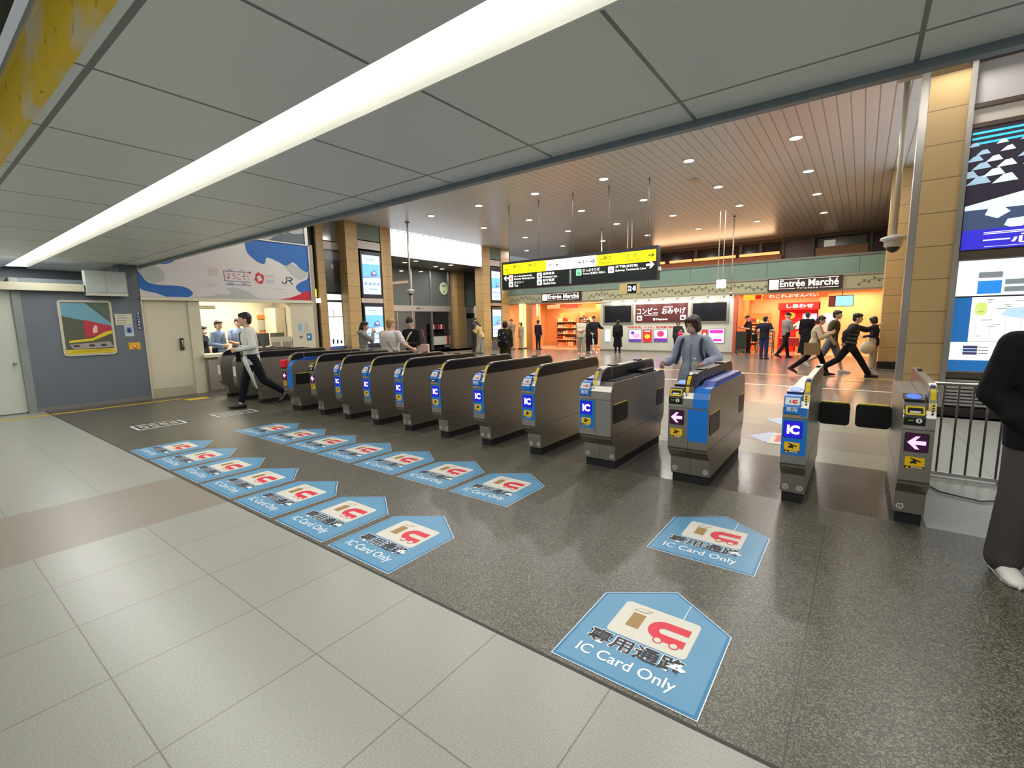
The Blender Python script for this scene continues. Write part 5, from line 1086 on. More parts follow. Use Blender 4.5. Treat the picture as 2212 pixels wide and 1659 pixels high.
def strip_decal(x, y, label):
    mb = MB(); fr = FZ(0); mb.prism(fr, [(-.23, 0), (.2, 0), (.2, .63), (-.2, .63)], 0, .0016, SWT); mb.rect(fr, -.19, .025, .175, .6, .0022, mat('decal_dark', (54, 52, 48), .45))
    for k in range(4): mb.rect(fr, -.11, .07+.13*k, .11, .16+.13*k, .0028, mat('decal_pale_block', (176, 172, 160), .45)); mb.rect(fr, -.03, .09+.13*k, .06, .13+.13*k, .0034, mat('decal_dark', (54, 52, 48), .45))
    o = mb.build('floor_strip'); o.location = (x, y, .0005); o['group'] = 'black floor strips'; tag(o, label, 'floor sticker')
strip_decal(-8.66, 2.08, 'black and white floor strip nearer the white tiles, left of the blue stickers'); strip_decal(-8.66, 3.18, "black and white floor strip at the walking man's front foot")
# faded arrow stickers on the cream tiles behind the gates
def arrow_decal(x, y, label, flip=1):
    mb = MB(); fr = FZ(0); pb = mat('decal_faded_blue', (172, 188, 208), .45); pw = mat('decal_faded_white', (206, 200, 188), .45)
    mb.prism(fr, [(-.24, .3), (-.05, .05), (.3, .0), (.3, .6), (-.05, .6)], 0, .0014, pb); mb.rect(fr, .0, .0, .3, .6, .002, pw); mb.flat(fr, [(.06, .12), (.16, .12), (.16, .4), (.21, .4), (.11, .56), (.01, .4), (.06, .4)], .0026, mat('decal_faded_red', (196, 60, 70), .45)); mb.rect(fr, .22, .1, .26, .5, .0026, mat('decal_faded_grey', (120, 116, 110), .5))
    o = mb.build('floor_arrow'); o.location = (x, y, .0012); tag(o, label, 'floor sticker', 'faded floor stickers behind the gates')
arrow_decal(-.82, 6.15, 'faded blue and white floor sticker on cream tiles, nearer of the two'); arrow_decal(-.8, 7.3, 'faded blue and white floor sticker on cream tiles, farther of the two')
t = MB(); t.prism(FZ(0), [(-.09, 0), (.09, 0), (.09, .7), (-.09, .7)], 0, .0016, mat('decal_pink', (206, 150, 150), .5))
for k, ch in enumerate('出口専用'): t.txt(ch, FZ(0), -.06, .04+.16*k, .06, .16+.16*k, .0024, SWT, .02)
o = t.build('floor_strip'); o.location = (-1.62, 6.1, .0012); tag(o, 'narrow pinkish floor strip between the two wide gates', 'floor sticker')

# ================================================================ railing, cord, bollard end
t = thing('railing', 'low metal bar railing running right from the last ticket gate', 'railing', (1.6, 5.68, 0))
MB().tube([(-1.1, 0, .865), (1.4, 0, .865)], .018, mat('rail_bright', (196, 194, 190), .3, .9), 10).build('top_rail', t, True); MB().box(-1.1, -.02, .02, 1.4, .02, .05, STEEL2).build('bottom_rail', t)
DB = mat('rail_bar_dark', (92, 84, 78), .4, .5)
for i in range(24): MB().tube([(-.96+.097*i, 0, .05), (-.96+.097*i, 0, .86)], .0085, DB, 8).build('bar', t, True)
MB().box(-1.12, -.02, 0, -1.07, .02, .88, STEEL).build('post', t)
for x in (-.5, .5): MB().rbox(x-.05, -.09, 0, x+.05, .09, .03, BLACK, .01).build('foot', t)
o = MB().tube([(.46, 5.5, .012), (.62, 5.15, .012), (.85, 5.05, .012), (1.05, 5.2, .012), (1.12, 5.55, .012)], .007, mat('cord_grey', (90, 86, 78), .5), 8).build('cable', None, True); tag(o, 'thin dark cable looped on the pale floor in front of the railing', 'cable')
# ================================================================ people
def remesh(mb, name, vox, smooth=4, fac=.5):
    me = mb.mesh('tmp'); o = bpy.data.objects.new('tmp', me); COL.objects.link(o)
    r = o.modifiers.new('r', 'REMESH'); r.mode = 'VOXEL'; r.voxel_size = vox; r.use_smooth_shade = True
    if smooth: s = o.modifiers.new('s', 'SMOOTH'); s.iterations = smooth; s.factor = fac
    dg = bpy.context.evaluated_depsgraph_get(); out = bpy.data.meshes.new_from_object(o.evaluated_get(dg))
    bpy.data.objects.remove(o); bpy.data.meshes.remove(me)
    out.name = name; out.materials.clear(); out.materials.append(mb.mats[0])
    out.polygons.foreach_set('material_index', [0]*len(out.polygons)); out.polygons.foreach_set('use_smooth', [True]*len(out.polygons))
    return out
def child(name, me, parent, label=None):
    o = bpy.data.objects.new(name, me); COL.objects.link(o); o.parent = parent
    if label: o['label'] = label
    return o
def ik(sh, tgt, l1, l2, pole):
    d = tgt-sh; L = min(d.length, (l1+l2)*.999); d.normalize(); tgt = sh+d*L
    a = (l1*l1-l2*l2+L*L)/(2*L); h = math.sqrt(max(0, l1*l1-a*a)); p = pole-d*pole.dot(d)
    p = p.normalized() if p.length > 1e-5 else d.orthogonal().normalized()
    return sh+d*a+p*h, tgt
CLOTH = {}
def cloth(c, rough=.85): return mat('cloth_%d_%d_%d' % c, c, rough, spec=.2, noise=.06, nscale=25, bump=.15)
def skin(c): return mat('skin_%d_%d_%d' % c, c, .5, noise=.03, nscale=12)
def hairm(c): return mat('hair_%d_%d_%d' % c, c, .45, noise=.25, nscale=60)
def person(label, x, y, heading, h, top, bottom, hair=('short', (26, 22, 22)), legs=((0, 0, 0), (0, 0, 0)), hands=None, lean=0, head=(0, 0), shoes=(20, 20, 22), fem=False, skinc=(208, 166, 140), z=0., vox=.009, mask=None, fing=.5, wide=1., stoop=0, socks=None, name='person', shirt_len=.0, twist=0, headdrop=0):
    k = h/1.70; t = thing(name, label, 'person', (x, y, z), math.radians(heading-90))
    SK = skin(skinc); B = MB(); T = MB(); L = MB(); tc = cloth(top[1]); bc = cloth(bottom[1])
    up = Vector((0, math.sin(math.radians(lean)), math.cos(math.radians(lean)))); fw = Vector((0, math.cos(math.radians(lean)), -math.sin(math.radians(lean)))); rt = Vector((1, 0, 0))
    # legs from the pelvis, then lift so the lowest sole is on the ground
    th, sh_ = .43*k, .41*k; hw = .085*k*(1.05 if fem else 1)
    J = {}; low = 0
    for s, (a, kn, fp) in ((-1, legs[0]), (1, legs[1])):
        a = math.radians(a); kn = math.radians(kn); fp = math.radians(fp)
        hip = Vector((s*hw, 0, 0)); kne = hip+Vector((s*.005, math.sin(a)*th, -math.cos(a)*th)); ank = kne+Vector((s*.005, math.sin(a-kn)*sh_, -math.cos(a-kn)*sh_))
        fd = Vector((s*.12, math.cos(fp), math.sin(fp))).normalized(); fu = Vector((0, -math.sin(fp), math.cos(fp)))
        J[s] = [hip, kne, ank, fd, fu]
        for q in (-.07, .19): low = min(low, (ank+fd*q*k-fu*.085*k).z)
    pz = -low; P0 = Vector((0, 0, pz))
    for s in (-1, 1): J[s][0] = J[s][0]+P0; J[s][1] = J[s][1]+P0; J[s][2] = J[s][2]+P0
    tw = math.radians(twist); rts = Vector((math.cos(tw), math.sin(tw), 0)); fws = (up.cross(rts)).normalized()
    sw = (.165 if fem else .185)*k
    C = lambda q, f=0.: P0+up*(q*k)+fw*(f*k)
    st = stoop*.001
    neck = C(.50, .01+st*30); hc = neck+up*(.145*k)+fw*(.02*k+st*60*k)-Vector((0, 0, headdrop))
    RX = lambda a: Matrix.Rotation(a, 3, 'X')
    HM = Matrix.Rotation(math.radians(-head[1]), 3, 'Z') @ RX(math.radians(-lean*.4+head[0]) * -1 if False else math.radians(head[0]-lean*.5))
    H = lambda a, b, c: hc+HM @ (Vector((a, b, c))*k*1.0)
    # torso rings
    if fem: R = [(-.10, .12, .09), (-.03, .165, .112), (.03, .16, .11), (.15, .118, .085), (.26, .14, .105), (.34, .15, .112), (.42, .14, .085), (.475, .09, .065), (.51, .05, .052)]
    else: R = [(-.10, .12, .09), (-.03, .155, .108), (.03, .15, .105), (.15, .14, .095), (.28, .165, .115), (.38, .172, .11), (.44, .15, .09), (.485, .09, .07), (.52, .055, .058)]
    R = [(a, b*wide, c*wide) for a, b, c in R]
    def axes(q): f = max(0, min(1, q/.45)); return rt.lerp(rts, f).normalized(), fw.lerp(fws, f).normalized()
    B.loft([(C(q), *axes(q), rx*k*.97, ry*k*.97) for q, rx, ry in R], SK)
    shj = {s: P0+up*(.435*k)+rts*(s*sw*wide)+fw*(st*20) for s in (-1, 1)}
    for s in (-1, 1):
        B.cap(C(.45)+rts*(s*.06*k), shj[s], .055*k, .054*k, SK)
        hip, kne, ank, fd, fu = J[s]
        B.cap(hip, kne, .082*k, .052*k, SK); B.cap(kne, ank, .054*k, .035*k, SK); B.cap(kne+(ank-kne)*.1, kne+(ank-kne)*.45, .05*k, .052*k, SK)
        B.cap(ank-fd*.02*k-fu*.04*k, ank+fd*.12*k-fu*.062*k, .03*k, .018*k, SK)
    # arms
    hands = hands or {}; hv = {}
    for s, key in ((-1, 'L'), (1, 'R')):
        if key in hands:
            g = hands[key]; tgt = Vector(g[:3])*1.0; pole = Vector(g[3]) if len(g) > 3 else Vector((s*.5, -.6, -.6))
        else: tgt = shj[s]+Vector((s*.05*k, .05*k, -.535*k)); pole = Vector((s*.3, -1, 0))
        el, wr = ik(shj[s], tgt, .285*k, .25*k, pole)
        fdn = (wr-el).normalized(); side = rts*s; pn = side-fdn*side.dot(fdn); pn = pn.normalized() if pn.length > .05 else fdn.orthogonal().normalized()   # across the back of the hand
        pz_ = fdn.cross(pn).normalized()
        B.cap(shj[s], el, .05*k, .041*k, SK); B.cap(el, wr, .042*k, .029*k, SK)
        pe = wr+fdn*.085*k; sp = pz_
        for q in (-1, 0, 1): B.cap(wr+sp*q*.012*k, pe+sp*q*.022*k, .021*k, .016*k, SK, 8)
        cu = fing; bend = -pn
        for i, q in enumerate((-.033, -.011, .011, .031)):
            ln = (.062, .078, .074, .058)[i]*k; b0 = pe+sp*q*k; d1 = (fdn*math.cos(cu)+bend*math.sin(cu)).normalized(); b1 = b0+d1*ln*.5; d2 = (fdn*math.cos(cu*2.2)+bend*math.sin(cu*2.2)).normalized()
            B.cap(b0, b1, .0105*k, .0098*k, SK, 8); B.cap(b1, b1+d2*ln*.5, .0098*k, .009*k, SK, 8)
        ff = sp if s*sp.y >= 0 or True else -sp
        fwd = sp if sp.dot(Vector((0, 1, .3))) > 0 else -sp
        tb = wr+fdn*.03*k+fwd*.02*k; t1 = tb+(fdn*.6+fwd*.75+bend*.2).normalized()*.04*k; B.cap(tb, t1, .014*k, .011*k, SK, 8); B.cap(t1, t1+(fdn*.9+fwd*.2+bend*.4).normalized()*.032*k, .011*k, .0095*k, SK, 8)
        hv[key] = (el, wr, pe+fdn*.02*k+bend*.02*k, fdn)
    # head
    B.cap(neck-up*.05*k, hc-HM @ Vector((0, .01, .06))*k, .052*k*(.92 if fem else 1), .05*k*(.92 if fem else 1), SK)
    B.ell(H(0, 0, .012), (.074*k, .094*k, .108*k), SK, 18, 12, HM); B.ell(H(0, .03, -.052), (.056*k, .06*k, .058*k), SK, 14, 10, HM); B.ell(H(0, .062, -.088), (.03*k, .024*k, .02*k), SK, 12, 8, HM)
    B.cap(H(0, .090, .012), H(0, .108, -.022), .009*k, .013*k, SK, 8); B.ell(H(0, .086, -.052), (.024*k, .014*k, .009*k), SK, 10, 6, HM); B.cap(H(-.045, .075, .03), H(.045, .075, .03), .014*k, .014*k, SK, 8)
    for s in (-1, 1): B.ell(H(s*.075, -.008, -.004), (.012*k, .022*k, .032*k), SK, 10, 7, HM); B.ell(H(s*.04, .06, -.03), (.026*k, .025*k, .024*k), SK, 10, 7, HM)
    child('body', remesh(B, 'body', vox*k, 3), t)
    for s in (-1, 1):
        e = MB(); e.ell(H(s*.031, .084, .008), (.014*k, .008*k, .0075*k), mat('eye_white', (224, 220, 214), .3), 10, 7, HM); e.ell(H(s*.031, .0895, .008), (.007*k, .005*k, .007*k), mat('eye_iris', (30, 20, 16), .2), 8, 6, HM); e.build('eye', t, True)
        e = MB(); e.cap(H(s*.016, .0925, .03), H(s*.048, .084, .03), .004*k, .003*k, hairm((40, 32, 30)), 6); e.build('eyebrow', t, True)
    if mask:
        e = MB(); e.ell(H(0, .05, -.045), (.064*k, .068*k, .056*k), cloth(mask), 16, 10, HM); e.cap(H(-.07, .0, -.01), H(-.05, .07, -.03), .003, .003, cloth(mask), 6); e.cap(H(.07, .0, -.01), H(.05, .07, -.03), .003, .003, cloth(mask), 6); e.build('face_mask', t, True)
    else: e = MB(); e.cap(H(-.018, .098, -.05), H(.018, .098, -.05), .0045*k, .0045*k, mat('lips', (176, 104, 96), .5), 6); e.build('mouth', t, True)
    # hair
    st_, hcl = hair[0], hairm(hair[1]); E = MB()
    if st_ == 'beanie':
        hcl = cloth(hair[1]); E.ell(H(0, -.01, .055), (.084*k, .1*k, .088*k), hcl, 18, 12, HM); E.ell(H(0, -.02, .14), (.03*k, .03*k, .03*k), hcl, 10, 8, HM)
    elif st_ == 'cap':
        hcl = cloth(hair[1]); E.ell(H(0, -.008, .05), (.082*k, .1*k, .08*k), hcl, 18, 12, HM); E.cap(H(-.03, .09, .05), H(.03, .09, .05), .02*k, .02*k, hcl); E.cap(H(-.03, .13, .042), H(.03, .13, .042), .012*k, .012*k, hcl)
    else:
        E.ell(H(0, -.022, .038), (.084*k, .092*k, .096*k), hcl, 18, 12, HM); E.ell(H(0, -.05, -.01), (.074*k, .056*k, .08*k), hcl, 16, 10, HM)
        E.ell(H(-.035, .052, .082), (.046*k, .045*k, .03*k), hcl, 12, 8, HM); E.ell(H(.035, .052, .082), (.046*k, .045*k, .03*k), hcl, 12, 8, HM)
        E.ell(H(0, .012, .07), (.083*k, .084*k, .056*k), hcl, 16, 10, HM)
        for s in (-1, 1): E.cap(H(s*.07, .012, .05), H(s*.074, .006, .0), .018*k, .01*k, hcl, 8)
        if st_ == 'mop':
            for q in range(7): a = q*.9; E.ell(H(.06*math.cos(a), -.02+.06*math.sin(a), .075+.012*(q % 2)), (.04*k, .04*k, .035*k), hcl, 8, 6, HM)
        if st_ in ('bob', 'long', 'tied'):
            for s in (-1, 1): E.cap(H(s*.07, .02, .05), H(s*.076, .02, -.06 if st_ != 'tied' else .0), .024*k, .016*k, hcl, 8)
            E.ell(H(0, -.05, -.05), (.078*k, .05*k, .07*k), hcl, 14, 9, HM)
        if st_ == 'bob':
            for s in (-1, 1): E.ell(H(s*.066, .004, -.015), (.026*k, .066*k, .088*k), hcl, 12, 9, HM)
            E.cap(H(-.055, .078, .07), H(-.068, .072, -.02), .02*k, .01*k, hcl, 8); E.cap(H(.05, .078, .075), H(.068, .066, .0), .02*k, .01*k, hcl, 8)
        if st_ == 'long':
            for q in (-.04, 0, .04): E.cap(H(q, -.07, -.04), H(q*1.1, -.085, -.24), .04*k, .03*k, hcl, 8)
        if st_ == 'tied': E.cap(H(0, -.1, .0), H(0, -.125, -.13), .03*k, .016*k, hcl, 8)
    child('beanie' if st_ == 'beanie' else 'cap' if st_ == 'cap' else 'hair', remesh(E, 'hair', max(.008, vox)*k, 2), t)
    # top
    sleeve = top[2] if len(top) > 2 else 'long'; hem = top[3] if len(top) > 3 else -.12; puff = top[4] if len(top) > 4 else 0.
    rr = []
    for q, rx, ry in R[1:-1]:
        rr.append((C(q), *axes(q), (rx+.02+puff*.6)*k, (ry+.022+puff*.5)*k))
    rr.append((C(.512, .0), *axes(.5), .066*k, .068*k))
    fl = .03+puff*.6+max(0, (-hem-.2))*.12
    if hem < -.2:
        legc = (J[-1][1]+J[1][1])/2
        for q in (-.1, (hem-.1)/2, hem):
            f = min(1, -q/.5); c = P0.lerp(Vector((legc.x, legc.y*.8, legc.z)), f); c.z = (C(q)).z
            rr.insert(0, (c, rt, Vector((0, 1, 0)), (.175+fl*-q)*k, (.13+fl*-q+.5*abs(J[-1][1].y-J[1][1].y)*f)*k))
        rr.sort(key=lambda r: r[0].z)
    else: rr.insert(0, (C(hem), rt, fw, (.168+puff*.6)*k*wide, (.125+puff*.5)*k*wide))
    T.loft(rr, tc)
    for s, key in ((-1, 'L'), (1, 'R')):
        el, wr = hv[key][:2]; T.cap(C(.45)+rts*(s*.06*k), shj[s], (.064)*k, (.066+puff*.5)*k, tc)
        if sleeve == 'none': continue
        e2 = shj[s].lerp(el, 1 if sleeve != 'short' else .72)
        T.cap(shj[s], e2, (.064+puff*.6)*k, (.055+puff)*k if sleeve != 'short' else .062*k, tc)
        if sleeve in ('long', 'elbow'):
            we = el.lerp(wr, .94 if sleeve == 'long' else .3); T.cap(el, we, (.055+puff)*k, (.040 if puff else .042)*k, tc)
            if puff: T.ell(el.lerp(wr, .62), ((.058+puff*.5)*k,)*3, tc)
    nm = {'coat': 'coat', 'dress': 'dress'}.get(top[0], top[0])
    child(nm, remesh(T, nm, max(.010, vox)*k, 3), t)
    # bottom
    kind = bottom[0]; wl = bottom[2] if len(bottom) > 2 else 0.
    if kind != 'none':
        L.loft([(C(q), rt, fw, (rx+.014)*k*wide, (ry+.016)*k*wide) for q, rx, ry in [(-.11, .135, .10), (-.03, .158, .112), (.05, .155, .11), (.1, .145, .1)]], bc)
        if kind == 'skirt':
            m_ = (J[-1][2]+J[1][2])/2; L.loft([((P0.lerp(m_, f)), rt, Vector((0, 1, 0)), (.165+.10*f+wl)*k, (.12+.08*f+wl)*k) for f in (0, .3, .6, .85)], bc)
        else:
            for s in (-1, 1):
                hip, kne, ank = J[s][:3]
                L.cap(hip, kne, (.098+wl*.4)*k, (.070+wl*.7)*k, bc)
                if kind == 'trousers': L.cap(kne, kne.lerp(ank, .98 if len(bottom) < 4 else bottom[3]), (.070+wl*.7)*k, (.056+wl)*k, bc)
        nb = {'trousers': 'trousers', 'shorts': 'shorts', 'skirt': 'skirt'}[kind]
        child(nb, remesh(L, nb, max(.010, vox)*k, 3), t)
    # shoes
    for s in (-1, 1):
        hip, kne, ank, fd, fu = J[s]; sd = fd.cross(fu).normalized(); sm = mat('shoe_%d_%d_%d' % shoes, shoes, .45); so = mat('shoe_sole_%d' % (shoes[0] > 120), (236, 234, 228) if shoes[0] > 120 else (30, 28, 28), .6)
        e = MB(); rings = []
        for q, hw_, hh in ((-.08, .022, .06), (-.062, .037, .098), (-.02, .043, .108), (.04, .045, .092), (.09, .05, .068), (.14, .049, .056), (.18, .038, .044), (.2, .016, .026)):
            c0 = ank+fd*q*k-fu*.085*k; rings.append([c0+sd*hw_*k*u+fu*hh*k*v for u, v in ((-1, .12), (-1, .5), (-.75, .85), (-.3, 1), (.3, 1), (.75, .85), (1, .5), (1, .12))])
        vs = [p for r_ in rings for p in r_]; n = 8; fs = [(i*n+j, i*n+(j+1) % n, (i+1)*n+(j+1) % n, (i+1)*n+j) for i in range(len(rings)-1) for j in range(n)]+[tuple(range(n-1, -1, -1)), tuple((len(rings)-1)*n+j for j in range(n))]
        e.add(vs, fs, sm); so_ = e.build('shoe', t, True)
        e = MB(); fz = FR(ank-fu*.085*k, sd, fd); pts = [(-.04, -.06), (-.025, -.08), (.025, -.08), (.04, -.06), (.045, .06), (.05, .12), (.035, .18), (0, .205), (-.035, .18), (-.05, .12), (-.045, .06)]
        nn = fz.n.dot(fu); a_, b_ = (0, .014*k) if nn > 0 else (-.014*k, 0); e.prism(fz, [(a*k, b*k) for a, b in pts], a_, b_, so); e.build('sole', so_)
        if socks: e = MB(); e.cap(ank-fu*.0*k, ank.lerp(kne, .14), .042*k, .042*k, cloth(socks)); e.build('sock', t, True)
    M = Matrix.Translation((x, y, z)) @ Matrix.Rotation(math.radians(heading-90), 4, 'Z')
    return t, {a: (M @ b[0], M @ b[1], M @ b[2], (M.to_3x3() @ b[3])) for a, b in hv.items()}, M, dict(C=lambda q, f=0, r=0: M @ (C(q, f)+rts*r*k), H=lambda a, b, c: M @ H(a, b, c), J=J, sh=shj, k=k)
def strap(root, M, pts, r, m, name='strap'):
    inv = M.inverted(); o = MB().tube([inv @ Vector(p) for p in pts], r, m, 8).build(name, root, True); return o
def umbrella(label, top, tip, c, hook=1):
    top = Vector(top); tip = Vector(tip); t = thing('umbrella', label, 'umbrella', tip)
    d = (top-tip); L = d.length; d.normalize(); mb = MB(); fold = mat('umbrella_fold_%d' % c[0], c, .35, noise=.08, nscale=30)
    P = lambda s: d*(L*s)
    mb.tube([P(.02), P(.06), P(.3), P(.62), P(.74), P(.78)], [.008, .014, .026, .036, .03, .012], fold, 12); mb.build('canopy', t, True)
    mb = MB(); mb.tube([P(-.0), P(.05)], .006, STEEL2, 6); mb.tube([P(.76), P(.92)], .006, STEEL2, 6); mb.build('shaft', t, True)
    o = d.orthogonal().normalized(); mb = MB(); hp = [P(.9), P(1.0)]+[P(1.0)+d*.035*math.sin(a)+o*hook*.035*(1-math.cos(a)) for a in (.6, 1.2, 1.8, 2.4, 3.0)]; mb.tube(hp, .011, mat('umbrella_handle', (226, 226, 222), .3), 8); mb.build('handle', t, True); return t
def backpack(label, M, c, centre, w=.3, hh=.42, d=.14):
    """centre in the wearer's local frame (behind the back)"""
    rz = M.to_euler().z; p = M @ Vector(centre); t = thing('backpack', label, 'backpack', p, rz); m = cloth(c)
    b = MB(); b.ell((0, 0, 0), (w/2, d/2, hh/2), m, 18, 12); b.rbox(-w*.42, -d*.42, -hh*.45, w*.42, d*.42, hh*.3, m, .05, 2); child('pack', remesh(b, 'pack', .012, 4), t)
    b = MB(); b.ell((0, -d*.5, -hh*.14), (w*.36, d*.2, hh*.22), m, 14, 10); b.build('pocket', t, True); MB().tube([(-.03, .02, hh*.48), (-.02, .02, hh*.56), (.02, .02, hh*.56), (.03, .02, hh*.48)], .008, m, 6).build('grab_handle', t, True); return t
def phone(label, loc, rz, tilt=.6):
    t = thing('phone', label, 'phone', loc, rz); t.rotation_euler = (tilt, 0, rz); MB().rbox(-.036, -.075, -.004, .036, .075, .004, BLACK, .01).build('case', t); MB().rbox(-.033, -.07, .004, .033, .07, .0048, mat('phone_screen', (60, 70, 90), .1), .008).build('screen', t); return t
NAVYC = (34, 38, 58); BLK = (24, 24, 28)
# ---- man walking out of the gates with a transparent umbrella
t, hv, M, Q = person('person in a white shirt and black trousers walking left with a folded white umbrella', -8.87, 3.95, -112, 1.775, ('shirt', (206, 208, 200), 'long', -.13), ('trousers', (24, 25, 32), .0, .88), ('short', (22, 20, 20)), ((-20, 32, -34), (17, 4, 4)), {'L': (-.24, .21, 1.09, Vector((-.5, -.8, -.3)))}, 2, (0, 4), (26, 26, 28), socks=(200, 196, 186), fing=.9)
top = hv['L'][1]
strap(t, M, [Q['C'](.05, .12, .16), Q['C'](.25, .14, .12), Q['C'](.42, .13, .06), Q['C'](.47, .04, .02), Q['C'](.40, -.13, -.04), Q['C'](.2, -.15, -.1)], .011, mat('strap_black', (18, 18, 20), .7), 'bag_strap')
umbrella('folded translucent white umbrella held by the walking man', (-8.72, 3.69, 1.12), (-8.70, 3.93, .35), (206, 210, 206))
b = thing('shoulder_bag', 'small black shoulder bag hanging in front of the walking man', 'bag', Q['C'](.02, .2, .2), math.radians(158)); bb = MB(); bb.rbox(-.12, -.04, -.1, .12, .04, .09, cloth(BLK), .03); bb.build('pouch', b); MB().box(-.1, -.045, .03, .1, -.04, .045, STEEL2).build('zip', b)
# ---- office staff
t, hv, M, Q = person('person with a white face mask and dark vest standing at the left inside the office', -13.5, 4.86, 40, 1.52, ('vest', (44, 46, 54), 'short', -.14), ('trousers', BLK), ('short', (40, 30, 28)), mask=(220, 218, 214), fem=True)
t, hv, M, Q = person('person in a pale blue uniform shirt with a lanyard, left behind the counter', -13.2, 5.08, 35, 1.66, ('shirt', (132, 156, 196), 'long', -.06), ('trousers', (28, 28, 36)), ('short', (36, 32, 32)), ((0, 0, 0), (0, 0, 0)), {'R': (.16, .22, 1.02)}, 3, (0, 20))
strap(t, M, [Q['C'](.47, .05, -.08), Q['C'](.40, .135, -.05), Q['C'](.28, .15, .06), Q['C'](.2, .14, .09)], .007, mat('lanyard_dark', (36, 40, 60), .7), 'lanyard')
t, hv, M, Q = person('person in a pale blue uniform shirt smiling, right of the two behind the counter', -13.25, 5.62, -8, 1.72, ('shirt', (146, 168, 206), 'short', -.06), ('trousers', (28, 28, 36)), ('short', (52, 44, 42)), ((0, 0, 0), (0, 0, 0)), {'R': (.12, .3, 1.05)}, 2, (-4, 0))
# ---- behind the gates
t, hv, M, Q = person('person in a grey hooded coat with tied dark hair, hands raised to the face', -9.7, 6.95, 50, 1.565, ('coat', (136, 138, 134), 'long', -.42), ('trousers', (60, 62, 66)), ('tied', (34, 26, 26)), ((0, 0, 0), (0, 0, 0)), {'R': (.08, .24, 1.30), 'L': (-.05, .24, 1.26)}, 2, (-4, 0), (70, 70, 72), True)
e = MB(); e.cap(M.inverted() @ Q['C'](.47, -.10, -.09), M.inverted() @ Q['C'](.47, -.10, .09), .055, .055, cloth((136, 138, 134))); e.build('hood', t, True)
t, hv, M, Q = person('person with short blond hair and a wide white t-shirt seen from behind', -7.9, 6.32, 96, 1.60, ('shirt', (220, 214, 208), 'short', -.2, .02), ('shorts', (90, 84, 80), .02), ('short', (172, 132, 72)), ((0, 0, 0), (0, 0, 0)), {'R': (.42, .22, .96)}, 1, (-6, 10), (210, 208, 200), wide=1.32)
strap(t, M, [Q['C'](.46, -.02, -.08), Q['C'](.40, -.165, -.04), Q['C'](.22, -.17, .1), Q['C'](.06, -.12, .22)], .008, mat('strap_taupe', (120, 96, 84), .7), 'bag_strap')
t, hv, M, Q = person('person in a black jacket and dark beanie looking down at a phone', -8.5, 7.45, -75, 1.62, ('jacket', (30, 32, 38), 'long', -.16), ('trousers', (70, 74, 84)), ('beanie', (44, 48, 50)), ((0, 0, 0), (0, 0, 0)), {'R': (.10, .27, 1.12), 'L': (-.06, .24, 1.02)}, 4, (-22, 12), (30, 30, 32))
strap(t, M, [Q['C'](.47, .04, -.09), Q['C'](.38, .145, -.04), Q['C'](.2, .15, .08), Q['C'](.06, .14, .17)], .02, cloth((214, 206, 170)), 'bag_strap')
phone('dark phone in the hands of the person in the beanie', hv['R'][2], 1.9, .8)
b = thing('tote_bag', 'pale pink tote bag hanging at the side of the person in the beanie', 'bag', (-8.24, 7.54, .66), .4); bb = MB(); bb.rbox(-.14, -.05, 0, .14, .05, .34, cloth((206, 176, 170)), .03, 1); bb.build('pouch', b); MB().tube([(-.08, 0, .33), (-.07, -.0, .5), (-.05, 0, .68), (.0, 0, .68), (.07, 0, .33)], .01, cloth((196, 90, 100)), 6).build('handle', b, True)
# ---- couple by the inner pillar
person('person in a dark grey suit standing close to the bent person by the tan pillar', -14.95, 17.0, 20, 1.70, ('jacket', (52, 50, 56), 'long', -.18), ('trousers', (58, 54, 54)), ('short', (34, 28, 28)), ((0, 0, 0), (0, 0, 0)), {'R': (.1, .3, 1.2), 'L': (-.12, .3, 1.18)}, 3, (-6, 0), vox=.012)
person('person with long dark hair in a beige top bending forward beside the tan pillar', -14.2, 16.65, 190, 1.60, ('blouse', (190, 166, 110), 'long', -.14), ('trousers', (150, 152, 136), .04), ('long', (40, 30, 28)), ((14, 0, 0), (4, 0, 0)), {'R': (.1, .34, 1.1), 'L': (-.12, .34, 1.08)}, 20, (-24, 0), (60, 54, 50), True, vox=.012)
# ---- olive coat with backpack
t, hv, M, Q = person('person in a dark olive coat with a white spotted black backpack, seen from behind', -8.5, 11.05, 118, 1.51, ('coat', (46, 42, 24), 'long', -.5, .02), ('trousers', (60, 48, 58)), ('bob', (26, 24, 22)), fem=True, vox=.012)
b = backpack('black backpack with white spots on the olive coated person', M, (26, 26, 30), (-.02, -.23, 1.0), .32, .44, .15)
for a, c in ((-.09, .1), (.07, .04), (-.02, -.08), (.1, -.1), (-.11, -.05), (.02, .15)): e = MB(); e.ell((a, -.085, c), (.014, .01, .014), WHITE, 8, 6); e.build('spot', b, True)
